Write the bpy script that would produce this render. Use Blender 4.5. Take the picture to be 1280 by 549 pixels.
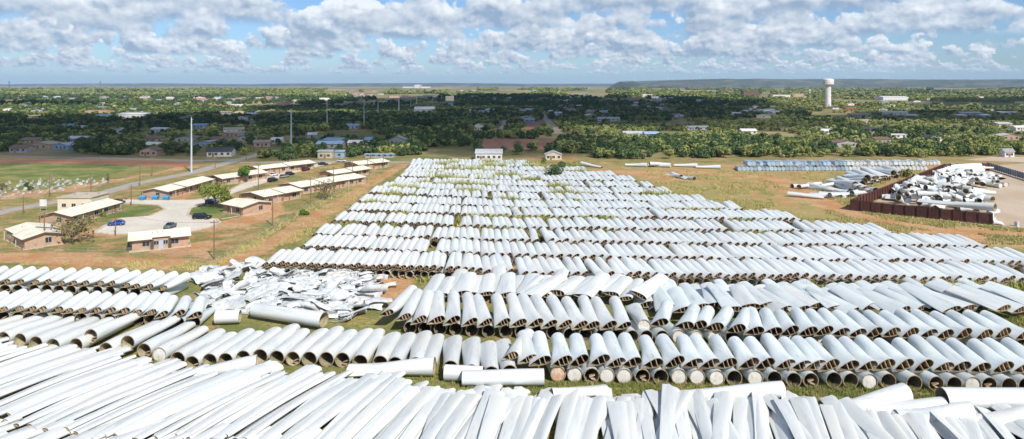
import bpy, math, random
import numpy as np
from math import radians as R, sin, cos, tan, pi, sqrt, atan2
rnd = random.Random(7)
C = bpy.context.scene.collection
for o in list(bpy.data.objects): bpy.data.objects.remove(o)
# ------------------------------------------------------------------ camera, sky, sun, exposure
F, H, HY, W0 = 854.0, 39.0, 106.0, 1280.0        # focal length in photo pixels, camera height, horizon row
cd = bpy.data.cameras.new('camera'); cam = bpy.data.objects.new('camera', cd); C.objects.link(cam)
cd.sensor_width = 36; cd.lens = 36*F/W0; cd.shift_y = -(274.5-HY)/W0
cd.clip_start = 1; cd.clip_end = 80000
cam.location = (0, 0, H); cam.rotation_euler = (R(90), 0, 0)
bpy.context.scene.camera = cam
SUN_EL, SUN_AZ = 43.0, (0.53, -0.85)             # direction on the ground towards the sun (x, y)
n_ = sqrt(SUN_AZ[0]**2+SUN_AZ[1]**2)
sx, sy = SUN_AZ[0]/n_*cos(R(SUN_EL)), SUN_AZ[1]/n_*cos(R(SUN_EL)); sz = sin(R(SUN_EL))
ld = bpy.data.lights.new('sun', 'SUN'); ld.energy = 4.1; ld.angle = R(0.5); ld.color = (1, .955, .88)
sun = bpy.data.objects.new('sun', ld); C.objects.link(sun); sun.location = (0, -50, 300)
from mathutils import Vector, Matrix
sun.rotation_euler = Vector((sx, sy, sz)).to_track_quat('Z', 'Y').to_euler()
sc = bpy.context.scene
sc.view_settings.view_transform = 'Standard'; sc.view_settings.look = 'None'
sc.view_settings.exposure = 0.42; sc.view_settings.gamma = 1
w = bpy.data.worlds.new('World'); sc.world = w; w.use_nodes = True
def build_world():
    nt = w.node_tree; N = nt.nodes; L = nt.links; N.clear()
    out = N.new('ShaderNodeOutputWorld')
    sky = N.new('ShaderNodeTexSky'); sky.sky_type = 'NISHITA'; sky.sun_disc = False
    sky.sun_elevation = R(SUN_EL); sky.sun_rotation = atan2(SUN_AZ[0], SUN_AZ[1]); sky.altitude = 600
    sky.air_density = 1.0; sky.dust_density = 0.6; sky.ozone_density = 1.5
    def mth(op, a, b=None, c=None, clamp=False):
        m = N.new('ShaderNodeMath'); m.operation = op; m.use_clamp = clamp
        for i, v in enumerate((a, b, c)):
            if v is None: continue
            if isinstance(v, (int, float)): m.inputs[i].default_value = v
            else: L.new(v, m.inputs[i])
        return m.outputs[0]
    tc = N.new('ShaderNodeTexCoord'); sep = N.new('ShaderNodeSeparateXYZ'); L.new(tc.outputs['Generated'], sep.inputs[0])
    el = sep.outputs[2]; hx = mth('MULTIPLY', sep.outputs[0], sep.outputs[0]); hy = mth('MULTIPLY', sep.outputs[1], sep.outputs[1])
    hl = mth('MAXIMUM', mth('SQRT', mth('ADD', hx, hy)), .02); ux = mth('DIVIDE', sep.outputs[0], hl); uy = mth('DIVIDE', sep.outputs[1], hl); te = mth('DIVIDE', el, hl)
    bg_sky = N.new('ShaderNodeMix'); bg_sky.data_type = 'RGBA'; bg_sky.blend_type = 'MULTIPLY'
    bg_sky.inputs[0].default_value = 1; L.new(sky.outputs[0], bg_sky.inputs[6]); bg_sky.inputs[7].default_value = CL_TINT
    col = bg_sky.outputs[2]
    # rows of flat-based cumulus, far rows first; distances in km, bases at 1.2 km
    for i, D in enumerate((75, 55, 41, 31, 24, 18.5, 14.5, 11.5, 9.2, 7, 5, 3.2, 1.8)):
        k = D/CL_SIZE
        cb = N.new('ShaderNodeCombineXYZ'); L.new(mth('MULTIPLY', ux, k), cb.inputs[0]); L.new(mth('MULTIPLY', uy, k), cb.inputs[1]); L.new(mth('MULTIPLY_ADD', te, k*1.25, i*7.3+CL_SEED), cb.inputs[2])
        def no(vec, det, sc_=1.0):
            n = N.new('ShaderNodeTexNoise'); n.inputs['Scale'].default_value = sc_; n.inputs['Detail'].default_value = det; n.inputs['Roughness'].default_value = .55; L.new(vec, n.inputs['Vector']); return n.outputs[0]
        n1 = no(cb.outputs[0], 6)
        of = N.new('ShaderNodeVectorMath'); of.operation = 'ADD'; L.new(cb.outputs[0], of.inputs[0]); of.inputs[1].default_value = (.055, 0, .10); n2 = no(of.outputs[0], 4)
        # base height wanders a little from cloud to cloud
        cw = N.new('ShaderNodeCombineXYZ'); L.new(mth('MULTIPLY', ux, k*.5), cw.inputs[0]); L.new(mth('MULTIPLY', uy, k*.5), cw.inputs[1]); cw.inputs[2].default_value = i*3.1; nw = no(cw.outputs[0], 2)
        h = mth('MULTIPLY', mth('SUBTRACT', te, mth('MULTIPLY_ADD', nw, .5/D, .92/D)), D/CL_T)      # 0 at the base, 1 at the top
        hc = mth('MAXIMUM', h, 0.0); th = mth('MULTIPLY_ADD', mth('POWER', hc, 1.5), .17, CL_TH+(.02 if D > 30 else 0)+(.05 if D < 8 else 0))
        d = mth('SUBTRACT', mth('MULTIPLY_ADD', mth('SUBTRACT', nw, .5), .35, n1), th)
        a1 = N.new('ShaderNodeMapRange'); a1.interpolation_type = 'SMOOTHSTEP'; L.new(d, a1.inputs[0]); a1.inputs[1].default_value = -.005; a1.inputs[2].default_value = .045
        a2 = N.new('ShaderNodeMapRange'); a2.interpolation_type = 'SMOOTHSTEP'; L.new(h, a2.inputs[0]); a2.inputs[1].default_value = -.10; a2.inputs[2].default_value = .12
        a = mth('MULTIPLY', mth('MULTIPLY', a1.outputs[0], a2.outputs[0]), .93)
        lit = mth('ADD', mth('MULTIPLY_ADD', mth('SUBTRACT', n1, n2), 5.5, .22), mth('MULTIPLY', hc, .75), None, True)
        lit = mth('MINIMUM', mth('MAXIMUM', lit, 0.0), 1.0)
        cc = N.new('ShaderNodeMix'); cc.data_type = 'RGBA'; L.new(lit, cc.inputs[0]); cc.inputs[6].default_value = (*CL_LO, 1); cc.inputs[7].default_value = (*CL_HI, 1)
        mx = N.new('ShaderNodeMix'); mx.data_type = 'RGBA'; L.new(a, mx.inputs[0]); L.new(col, mx.inputs[6]); L.new(cc.outputs[2], mx.inputs[7]); col = mx.outputs[2]
    # the far clouds sink into the pale air near the horizon
    far = N.new('ShaderNodeMapRange'); L.new(sep.outputs[2], far.inputs[0]); far.inputs[1].default_value = 0.0
    far.inputs[2].default_value = .035; far.inputs[3].default_value = .75; far.inputs[4].default_value = 0.0
    far.interpolation_type = 'SMOOTHSTEP'
    mx = N.new('ShaderNodeMix'); mx.data_type = 'RGBA'; L.new(far.outputs[0], mx.inputs[0]); L.new(col, mx.inputs[6])
    mx.inputs[7].default_value = CL_HZ; col = mx.outputs[2]
    # below the horizon: plain
    bg = N.new('ShaderNodeBackground'); bg.inputs[1].default_value = .09
    L.new(col, bg.inputs[0]); L.new(bg.outputs[0], out.inputs[0])
CL_SEED, CL_SIZE, CL_T, CL_TH = 3.1, 1.45, 1.15, .42
CL_LO = (2.75, 3.75, 5.15); CL_HI = (8.0, 8.4, 8.8); CL_HZ = (3.9, 5.6, 7.3, 1); CL_TINT = (.58, .76, 1.02, 1)
build_world()
sc.cycles.max_bounces = 6; sc.cycles.volume_bounces = 0
# ------------------------------------------------------------------ helpers
def g(px, py, z=0.0):
    """ground point (at height z) behind a photo pixel"""
    Y = F*(H-z)/(py-HY); return ((px-640)*Y/F, Y)
MATS = {}
def mat(name, col, rough=.7, metal=0, noise=None, bump=None, spec=.5, emit=None, coord='Object', trans=0, rand=0):
    if name in MATS: return MATS[name]
    m = bpy.data.materials.new(name); m.use_nodes = True; nt = m.node_tree; N = nt.nodes; L = nt.links
    b = N['Principled BSDF']; b.inputs['Base Color'].default_value = (*col, 1); b.inputs['Roughness'].default_value = rough
    b.inputs['Metallic'].default_value = metal; b.inputs['Specular IOR Level'].default_value = spec
    tc = N.new('ShaderNodeTexCoord') if coord == 'Object' else N.new('ShaderNodeNewGeometry')
    src = tc.outputs['Object'] if coord == 'Object' else tc.outputs['Position']
    last = None
    if noise:
        for (scale, col2, lo, hi, st) in noise:
            n = N.new('ShaderNodeTexNoise'); n.inputs['Detail'].default_value = 5
            mp = N.new('ShaderNodeMapping'); L.new(src, mp.inputs[0]); mp.inputs['Scale'].default_value = st
            if coord == 'Object':
                oi = N.new('ShaderNodeObjectInfo'); cm = N.new('ShaderNodeCombineXYZ'); ml = N.new('ShaderNodeMath'); ml.operation = 'MULTIPLY'
                ml.inputs[1].default_value = 90; L.new(oi.outputs['Random'], ml.inputs[0]); L.new(ml.outputs[0], cm.inputs[0]); L.new(cm.outputs[0], mp.inputs['Location'])
            L.new(mp.outputs[0], n.inputs['Vector']); n.inputs['Scale'].default_value = scale
            mr = N.new('ShaderNodeMapRange'); L.new(n.outputs[0], mr.inputs[0]); mr.inputs[1].default_value = lo; mr.inputs[2].default_value = hi
            mx = N.new('ShaderNodeMix'); mx.data_type = 'RGBA'; L.new(mr.outputs[0], mx.inputs[0])
            if last is None: mx.inputs[6].default_value = (*col, 1)
            else: L.new(last, mx.inputs[6])
            mx.inputs[7].default_value = (*col2, 1); last = mx.outputs[2]
    if rand:
        oi = N.new('ShaderNodeObjectInfo'); mr = N.new('ShaderNodeMapRange'); L.new(oi.outputs['Random'], mr.inputs[0])
        mr.inputs[3].default_value = 1-rand; mr.inputs[4].default_value = 1
        mx = N.new('ShaderNodeMix'); mx.data_type = 'RGBA'; mx.blend_type = 'MULTIPLY'; mx.inputs[0].default_value = 1
        if last is None: mx.inputs[6].default_value = (*col, 1)
        else: L.new(last, mx.inputs[6])
        L.new(mr.outputs[0], mx.inputs[7]); last = mx.outputs[2]
    if last is not None: L.new(last, b.inputs['Base Color'])
    if bump:
        n = N.new('ShaderNodeTexNoise'); n.inputs['Scale'].default_value = bump[0]; n.inputs['Detail'].default_value = 4; L.new(src, n.inputs['Vector'])
        bp = N.new('ShaderNodeBump'); bp.inputs['Strength'].default_value = bump[1]; bp.inputs['Distance'].default_value = bump[2]
        L.new(n.outputs[0], bp.inputs['Height']); L.new(bp.outputs[0], b.inputs['Normal'])
    MATS[name] = m; return m
S1 = (1, 1, 1)
M_white = mat('white_gelcoat', (.67, .70, .695), .38, noise=[(4.5, (.46, .48, .47), .60, .74, (1, .05, 1)), (1.2, (.52, .54, .53), .48, .8, (1, .12, 1)), (.35, (.70, .71, .67), .5, .62, (1, .3, 1)), (9, (.48, .46, .42), .70, .80, (1, 1, 1))], bump=(1.2, .25, .05), rand=.10)
M_grey = mat('grey_blue_gelcoat', (.655, .715, .725), .36, noise=[(1.0, (.47, .52, .53), .48, .78, (1, .14, 1)), (3.5, (.42, .44, .42), .62, .74, (1, .07, 1)), (.5, (.71, .765, .765), .52, .68, (1, .5, 1)), (8, (.42, .40, .35), .68, .78, (1, 1, 1))], bump=(1.2, .3, .05), rand=.14)
M_mid = mat('pale_gelcoat', (.69, .735, .735), .4, noise=[(1.0, (.58, .62, .62), .48, .8, (1, .14, 1)), (8, (.42, .40, .35), .70, .80, (1, 1, 1))], rand=.08)
M_rimb = mat('rusty_cut_edge', (.40, .26, .15), .9, noise=[(3, (.20, .11, .06), .42, .65, S1)])
M_blue = mat('blue_gelcoat', (.40, .54, .66), .4, noise=[(1.0, (.55, .65, .70), .5, .7, (1, .2, 1))], rand=.38)  # blue-grey shell colour of its own, tone differing at random per tube
M_liner = mat('fibreglass_liner', (.50, .44, .27), .75, noise=[(2.5, (.30, .25, .14), .45, .7, S1)], rand=.35)
M_rim = mat('cut_laminate_edge', (.46, .36, .22), .85, noise=[(4, (.22, .13, .07), .4, .65, S1)], rand=.2)
M_web = mat('shear_web', (.50, .39, .24), .85, noise=[(3, (.20, .11, .06), .42, .7, S1)], rand=.3)
M_cap = mat('bulkhead_cap', (.66, .64, .58), .7, noise=[(2.2, (.48, .40, .28), .52, .75, S1), (1.2, (.74, .73, .70), .5, .7, S1)], rand=.15)
M_rust = mat('rusty_cap', (.55, .33, .20), .8, noise=[(2.2, (.62, .5, .4), .45, .6, S1), (5, (.30, .13, .07), .6, .7, S1)])
M_scrapw = mat('crushed_shell', (.64, .67, .68), .5, noise=[(1.2, (.42, .44, .45), .48, .72, S1)], rand=.15)
M_foam = mat('crushed_inside', (.58, .58, .56), .8, noise=[(1.2, (.40, .39, .37), .45, .7, S1)])

class MB:
    def __init__(s): s.v = []; s.f = []; s.m = []
    def add(s, vs, fs, mi=0):
        b = len(s.v); s.v += [tuple(v) for v in vs]; s.f += [tuple(i+b for i in f) for f in fs]; s.m += [mi]*len(fs)
    def box(s, x0, x1, y0, y1, z0, z1, mi=0):
        s.add([(x0,y0,z0),(x1,y0,z0),(x1,y1,z0),(x0,y1,z0),(x0,y0,z1),(x1,y0,z1),(x1,y1,z1),(x0,y1,z1)],
              [(0,3,2,1),(4,5,6,7),(0,1,5,4),(1,2,6,5),(2,3,7,6),(3,0,4,7)], mi)
    def tube(s, pts, rad, n=6, mi=0, cap=True):
        """tapered tube through pts with radii rad"""
        vs = []; k = len(pts)
        for i, p in enumerate(pts):
            p = Vector(p); d = (Vector(pts[min(i+1, k-1)])-Vector(pts[max(i-1, 0)])).normalized()
            a = d.cross(Vector((0, 0, 1)));
            if a.length < .01: a = d.cross(Vector((0, 1, 0)))
            a.normalize(); b = d.cross(a)
            for j in range(n):
                t = 2*pi*j/n; vs.append(p+(a*cos(t)+b*sin(t))*rad[i])
        fs = [(i*n+j, i*n+(j+1) % n, (i+1)*n+(j+1) % n, (i+1)*n+j) for i in range(k-1) for j in range(n)]
        if cap: fs += [tuple(range(n))[::-1], tuple((k-1)*n+j for j in range(n))]
        s.add(vs, fs, mi)
    def mesh(s, name, mats, smooth=False):
        me = bpy.data.meshes.new(name); me.from_pydata(s.v, [], s.f)
        for m in mats: me.materials.append(m)
        if len(mats) > 1: me.polygons.foreach_set('material_index', s.m)
        if smooth: me.polygons.foreach_set('use_smooth', [True]*len(s.f))
        me.update(); return me
    def build(s, name, mats, parent=None, smooth=False, **tags):
        return ob(name, s.mesh(name, mats if isinstance(mats, list) else [mats], smooth), parent, **tags)
def ob(name, me, parent=None, loc=(0, 0, 0), rot=(0, 0, 0), scale=None, **tags):
    o = bpy.data.objects.new(name, me); C.objects.link(o); o.location = loc; o.rotation_euler = rot
    if scale is not None: o.scale = scale
    if parent: o.parent = parent
    for k, v in tags.items():
        if v is not None: o[k] = v
    return o
def copy_tree(o, parent=None):
    c = o.copy(); C.objects.link(c); c.parent = parent
    for ch in o.children: copy_tree(ch, c)
    return c
ONES = 'zeroth first second third fourth fifth sixth seventh eighth ninth tenth eleventh twelfth thirteenth fourteenth fifteenth sixteenth seventeenth eighteenth nineteenth'.split()
TENS = 'x x twenty thirty forty fifty sixty seventy eighty ninety'.split()
TENTH = 'x x twentieth thirtieth fortieth fiftieth sixtieth seventieth eightieth ninetieth'.split()
def ordn(i):
    if i < 20: return ONES[i]
    if i >= 100: return ('hundredth' if i == 100 else 'hundred-and-'+ordn(i-100))
    return TENTH[i//10] if i % 10 == 0 else TENS[i//10]+'-'+ONES[i % 10]
class Vnoise:
    def __init__(s, seed): s.t = np.random.RandomState(seed).rand(256, 256)
    def __call__(s, x, y):
        x = np.asarray(x, float); y = np.asarray(y, float)
        xi = np.floor(x).astype(int); yi = np.floor(y).astype(int); fx = x-xi; fy = y-yi
        fx = fx*fx*(3-2*fx); fy = fy*fy*(3-2*fy); T = s.t
        a = T[xi % 256, yi % 256]; b = T[(xi+1) % 256, yi % 256]; c = T[xi % 256, (yi+1) % 256]; d = T[(xi+1) % 256, (yi+1) % 256]
        return (a*(1-fx)+b*fx)*(1-fy)+(c*(1-fx)+d*fx)*fy
    def fbm(s, x, y, o=4):
        t = 0; a = .5; k = 0
        for _ in range(o): t = t+a*s(x, y); k += a; x = np.asarray(x)*2.03+7; y = np.asarray(y)*2.03+3; a *= .5
        return t/k
VN = Vnoise(3)
def seg_dist(X, Y, pts):
    d = np.full(np.shape(X), 1e9)
    for (x0, y0), (x1, y1) in zip(pts[:-1], pts[1:]):
        dx, dy = x1-x0, y1-y0; t = np.clip(((X-x0)*dx+(Y-y0)*dy)/(dx*dx+dy*dy), 0, 1)
        d = np.minimum(d, np.hypot(X-x0-t*dx, Y-y0-t*dy))
    return d
def inside(X, Y, poly):
    r = np.zeros(np.shape(X), bool); n = len(poly)
    for i in range(n):
        x0, y0 = poly[i]; x1, y1 = poly[(i+1) % n]
        if y0 == y1: continue
        c = ((y0 > Y) != (y1 > Y)) & (X < (x1-x0)*(Y-y0)/(y1-y0)+x0)
        r ^= c
    return r
def G(*p): return [g(*q) for q in p]
# ------------------------------------------------------------------ ground
def graded(lo_fine, hi_fine, step, lo, hi, grow=1.06):
    a = list(np.arange(lo_fine, hi_fine+.1, step)); s = step; x = hi_fine
    while x < hi: s *= grow; x += s; a.append(x)
    s = step; x = lo_fine; b = []
    while x > lo: s *= grow; x -= s; b.append(x)
    return np.array(b[::-1]+a)
TRACKS = [  # red dirt wheel tracks and bare strips, as ground lines with a half width in metres
    (G((722,213),(800,216),(880,217),(960,222),(1000,238),(1040,256),(1075,272),(1180,288),(1280,293)), 4.5),
    (G((760,214),(860,226),(960,232),(1010,246),(1060,268)), 2.2),
    (G((1090,280),(1180,296),(1280,300)), 5.0),
    (G((290,328),(345,300),(400,268),(470,226),(505,206)), 3.2),
    (G((500,340),(480,356),(470,372)), 4.0), (G((0,322),(120,326),(210,330)), 3.0),
    (G((640,340),(652,328)), 3), (G((915,208),(1000,206),(1180,206)), 4)]
BARE = [ # bare orange earth patches
    G((245,290),(300,285),(355,268),(352,250),(300,272),(250,280)), G((180,316),(215,318),(262,322),(262,300),(200,312)),
    G((330,255),(420,232),(440,216),(400,222),(350,240)), G((0,250),(60,243),(200,216),(262,206),(180,208),(60,236),(0,244)),
    G((0,316),(0,326),(130,322),(120,316)), G((95,300),(150,290),(150,280),(110,288)), G((215,262),(228,252),(240,240),(214,249)),
    G((600,187),(690,187),(690,172),(610,172)), G((660,200),(720,202),(720,190),(650,190)), G((530,193),(590,193),(590,184),(520,184)),
    G((655,163),(672,163),(680,153),(660,153)), G((1050,182),(1280,184),(1280,178),(1090,176)) , G((0,199),(120,201),(250,203),(250,200),(0,195))]
LUSH = [ G((0,238),(60,237),(130,226),(200,214),(240,205),(150,202),(0,200)), G((995,222),(1120,224),(1120,214),(960,213)), G((110,276),(170,270),(205,258),(150,257),(110,262)),
    G((238,256),(238,268),(265,272),(285,262),(270,252)), G((470,201),(560,201),(560,196),(470,196))]
def build_ground():
    xs = graded(-115, 125, 1.15, -26000, 26000, 1.055); ys = graded(66, 345, 1.15, -2500, 30000, 1.05)
    X, Y = np.meshgrid(xs, ys); nx, ny = len(xs), len(ys)
    V = np.zeros((nx*ny, 3), np.float32); V[:, 0] = X.ravel(); V[:, 1] = Y.ravel()
    dirt = .34+.18*VN.fbm(X/11, Y/20, 3)
    for pts, hw in TRACKS:
        d = seg_dist(X, Y, pts); dirt = np.maximum(dirt, np.clip(1.35-d/hw*.55, 0, 1)*(.60 if hw in (3.2,) else .88))
    for p in BARE: dirt = np.where(inside(X, Y, p), .70, dirt)
    lush = .35+0*X
    for p in LUSH: m = inside(X, Y, p); lush = np.where(m, 1.0, lush); dirt = np.where(m, .12, dirt)
    for p in BARE: lush = np.where(inside(X, Y, p), .2, lush)
    scrub = np.clip((Y-335)/60, 0, 1)*.9
    # right hand field is drier
    dry = np.clip((X-20)/40, 0, 1)*np.clip((Y-150)/30, 0, 1)*np.clip((345-Y)/20, 0, 1)
    fld = inside(X, Y, G((320,340),(508,206),(720,206),(1280,330),(1280,549),(0,549),(0,335)))
    dirt = np.where((dry > .5) & (dirt < .5), .30+.28*VN.fbm(X/14, Y/26, 3), dirt); dirt = np.where(fld & (dirt < .5), .30, dirt); lush = np.where(fld, .5, lush)
    far = np.clip((Y-1800)/1500, 0, 1)
    a = np.stack([dirt, lush, scrub, dry], -1).reshape(-1, 4).astype(np.float32)
    i = np.arange((nx-1)*(ny-1)); r = i//(nx-1); c = i % (nx-1); b = r*nx+c
    Fc = np.stack([b, b+1, b+nx+1, b+nx], -1)
    me = bpy.data.meshes.new('ground'); me.vertices.add(len(V)); me.vertices.foreach_set('co', V.ravel())
    me.loops.add(Fc.size); me.loops.foreach_set('vertex_index', Fc.ravel().astype(np.int32))
    me.polygons.add(len(Fc)); me.polygons.foreach_set('loop_start', (np.arange(len(Fc))*4).astype(np.int32))
    me.update(calc_edges=True)
    at = me.attributes.new('cover', 'FLOAT_COLOR', 'POINT'); at.data.foreach_set('color', a.ravel())
    m = bpy.data.materials.new('soil_and_grass'); m.use_nodes = True; nt = m.node_tree; N = nt.nodes; L = nt.links
    bs = N['Principled BSDF']; bs.inputs['Roughness'].default_value = .95; bs.inputs['Specular IOR Level'].default_value = .15
    geo = N.new('ShaderNodeNewGeometry'); att = N.new('ShaderNodeAttribute'); att.attribute_name = 'cover'
    sp = N.new('ShaderNodeSeparateColor'); L.new(att.outputs['Color'], sp.inputs[0])
    def noise(s, d=4, rough=.6, sc=(1, 1, 1)):
        mp = N.new('ShaderNodeMapping'); L.new(geo.outputs['Position'], mp.inputs[0]); mp.inputs['Scale'].default_value = sc
        n = N.new('ShaderNodeTexNoise'); n.inputs['Scale'].default_value = s; n.inputs['Detail'].default_value = d; n.inputs['Roughness'].default_value = rough
        L.new(mp.outputs[0], n.inputs[0]); return n.outputs[0]
    def mr(x, a, b, c=0, d=1):
        k = N.new('ShaderNodeMapRange'); L.new(x, k.inputs[0])
        for q, v in zip((1, 2, 3, 4), (a, b, c, d)): k.inputs[q].default_value = v
        return k.outputs[0]
    def mix(f, a, b):
        k = N.new('ShaderNodeMix'); k.data_type = 'RGBA'
        if isinstance(f, float): k.inputs[0].default_value = f
        else: L.new(f, k.inputs[0])
        for q, v in ((6, a), (7, b)):
            if isinstance(v, tuple): k.inputs[q].default_value = (*v, 1)
            else: L.new(v, k.inputs[q])
        return k.outputs[2]
    def ma(op, a, b):
        k = N.new('ShaderNodeMath'); k.operation = op
        for q, v in enumerate((a, b)):
            if isinstance(v, (int, float)): k.inputs[q].default_value = v
            else: L.new(v, k.inputs[q])
        return k.outputs[0]
    soil = mix(mr(noise(.12, 5), .4, .62), (.50, .255, .115), (.58, .39, .215))
    soil = mix(mr(noise(.9, 4), .45, .7), soil, (.40, .20, .095))
    grass = mix(sp.outputs[1], (.25, .215, .075), (.09, .19, .04))
    grass = mix(mr(noise(.10, 5), .42, .62), grass, (.38, .32, .12))
    grass = mix(mr(noise(1.3, 4, .7), .42, .66), grass, (.15, .155, .05))
    dry = mix(mr(noise(.5, 4), .4, .6), (.36, .31, .11), (.47, .38, .17))
    grass = mix(ma('MULTIPLY', att.outputs['Alpha'], .55), grass, dry)
    # soil shows where the noise falls under the local bareness
    k = ma('ADD', ma('MULTIPLY', noise(.16, 6, .68), .62), ma('MULTIPLY', noise(1.1, 5, .7), .38))
    d = ma('SUBTRACT', ma('ADD', ma('MULTIPLY', sp.outputs[0], .55), .24), k)
    near = mix(mr(d, -.045, .05), grass, soil)
    # far country: scrub, pasture and red fields in big patches
    f1 = mix(mr(noise(.004, 6, .6, (1, .35, 1)), .40, .58), (.12, .14, .05), (.24, .22, .09))
    f1 = mix(mr(noise(.0016, 6, .55, (1, .22, 1)), .53, .60), f1, (.42, .33, .18))
    f1 = mix(mr(noise(.0011, 5, .5, (1, .16, 1)), .60, .63), f1, (.48, .24, .14))
    f1 = mix(mr(noise(.013, 5, .65), .50, .58), f1, (.36, .28, .15)); f1 = mix(mr(noise(.02, 5, .7), .5, .75), f1, (.07, .09, .03))
    near = mix(mr(noise(5.5, 3, .7), .50, .72), near, (.13, .11, .05)); L.new(mix(sp.outputs[2], near, f1), bs.inputs['Base Color'])
    bp = N.new('ShaderNodeBump'); bp.inputs['Strength'].default_value = .6; bp.inputs['Distance'].default_value = .25
    L.new(noise(1.6, 5, .7), bp.inputs['Height']); L.new(bp.outputs[0], bs.inputs['Normal'])
    me.materials.append(m)
    ob('ground', me, kind='structure', label='red soil and patchy grass plain reaching the horizon')
build_ground()
def sheet(name, pts, z, m, label=None, kind='structure'):
    mb = MB(); mb.add([(x, y, z) for x, y in pts], [tuple(range(len(pts)))]); return mb.build(name, m, kind=kind, label=label)
def ribbon(name, pts, hw, z, m, label=None):
    L_ = []; R_ = []
    for i, p in enumerate(pts):
        a = Vector(pts[max(i-1, 0)]); b = Vector(pts[min(i+1, len(pts)-1)]); d = (b-a).normalized(); n = Vector((-d.y, d.x))
        L_.append((p[0]+n.x*hw, p[1]+n.y*hw, z)); R_.append((p[0]-n.x*hw, p[1]-n.y*hw, z))
    mb = MB(); k = len(pts); mb.add(R_+L_, [(i, i+1, k+i+1, k+i) for i in range(k-1)])
    return mb.build(name, m, kind='structure', label=label)
M_asph = mat('worn_asphalt', (.34, .315, .275), .9, noise=[(.25, (.42, .385, .33), .4, .65, S1), (3, (.19, .17, .15), .5, .7, S1)], coord='P')
M_conc = mat('pale_paving', (.58, .53, .45), .9, noise=[(.12, (.66, .60, .51), .4, .6, S1), (1.5, (.38, .34, .28), .55, .75, S1), (6, (.30, .27, .22), .62, .72, S1)], coord='P')
M_kerb = mat('kerb_concrete', (.55, .48, .38), .9, noise=[(1, (.42, .34, .25), .45, .7, S1)], coord='P')
M_pad = mat('yard_pad', (.50, .41, .31), .95, noise=[(.08, (.44, .34, .24), .4, .6, (1, .3, 1)), (1.2, (.36, .28, .2), .55, .75, S1)], coord='P')
M_track = mat('dirt_road', (.38, .28, .20), .95, noise=[(.2, (.45, .36, .27), .4, .6, S1)], coord='P')
ribbon('road', G((-140,312),(-60,284),(0,265),(60,254),(114,245.5),(175,228.5),(239,216.4),(290,202),(315,195.5),(345,188)), 3.3, .02, M_asph, 'straight pale asphalt road past the cemetery')
ribbon('road', G((-120,192),(0,195),(120,197.5),(248,201),(300,199.5)), 3.0, .012, M_asph, 'cross road beyond the green field')
ribbon('road', G((300,203.5),(395,201.5),(450,202.5),(515,203),(560,201.5)), 2.6, .016, M_asph, 'narrow street behind the blade field')
ribbon('road', G((698,167),(688,155),(678,143.5)), 4.0, .01, M_track, 'pale dirt road running away through the scrub')
ribbon('road', G((786,143),(800,150),(806,155)), 4.0, .011, M_track, 'short pale track between houses')
ribbon('road', G((835,169),(862,178),(880,180)), 3.0, .012, M_track, 'pale track in the dark scrub')
ribbon('road', G((0,0+168),(160,166),(330,167)), 3.0, .01, M_asph, 'street between the far houses')
ribbon('road', G((622,166),(630,158),(632,150)), 3.0, .01, M_track, 'reddish lane right of the white house')
M_red = mat('ploughed_red_soil', (.36, .15, .085), .95, noise=[(.08, (.44, .20, .11), .4, .6, (1, .3, 1)), (.5, (.22, .13, .06), .55, .75, S1)], coord='P')
sheet('field', G((601,187),(692,187),(700,174),(605,174)), .014, M_red, 'red ploughed patch behind the white house')
sheet('field', G((656,164),(674,164),(684,153),(660,153)), .014, M_red, 'small red bare patch by the dirt road')
sheet('field', G((0,199.6),(150,201),(245,204),(235,209),(120,205),(0,203.5)), .010, M_red, 'reddish strip at the back of the green field')
# the cul-de-sac of the housing estate: a kerb slab with the paving set into it
bulb = G((116,291),(128,283),(150,273),(185,270.5),(205,262),(196,256.5),(150,254.5),(120,252),(120,249),(170,249.8),(213,250.5),(246,250),(276,243),(300,230.5),(340,219.5),(378,210.5),(402,203.5),(418,203.5),(398,208.5),(372,215.5),(340,226),(300,239),(262,253),(240,260.5),(236,268.5),(247,274.5),(272,273.5),(277,278),(262,285),(240,289.5),(200,292.5),(165,293),(135,293.5))
def inset(pts, d):
    out = []; n = len(pts)
    area = sum(pts[i][0]*pts[(i+1) % n][1]-pts[(i+1) % n][0]*pts[i][1] for i in range(n)); sgn = 1 if area > 0 else -1
    for i in range(n):
        a, b, c = Vector(pts[i-1]), Vector(pts[i]), Vector(pts[(i+1) % n])
        n1 = Vector((-(b-a).y, (b-a).x)).normalized(); n2 = Vector((-(c-b).y, (c-b).x)).normalized(); m = (n1+n2)
        if m.length < .2: m = n1
        m.normalize(); out.append((b.x+m.x*d*sgn, b.y+m.y*d*sgn))
    return out
inn = inset(bulb, .8)
sheet('pavement', inn, .03, M_conc, 'pale concrete cul-de-sac and street')
mb = MB(); n = len(bulb)
mb.add([(x, y, .14) for x, y in bulb]+[(x, y, .14) for x, y in inn]+[(x, y, 0) for x, y in bulb]+[(x, y, 0) for x, y in inn],
       [(i, (i+1) % n, n+(i+1) % n, n+i) for i in range(n)]+[(2*n+i, 2*n+(i+1) % n, (i+1) % n, i) for i in range(n)]+[(n+i, n+(i+1) % n, 3*n+(i+1) % n, 3*n+i) for i in range(n)])
mb.build('kerb', M_kerb, kind='structure', label='tan concrete kerb round the cul-de-sac')
ribbon('path', G((277,274),(300,270),(322,268.5)), .6, .025, M_kerb, 'concrete path to the house at the cul-de-sac')
sheet('yard', G((1080,262),(1240,283),(1420,300),(1500,205),(1290,204),(1238,207),(1180,210),(1140,222)), .015, M_pad, 'bare tan gravel scrapyard floor')
sheet('yard', G((1205,200),(1300,204),(1420,204),(1400,197),(1240,196)), .02, M_pad, 'tan bare strip beyond the scrapyard fence')
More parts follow.
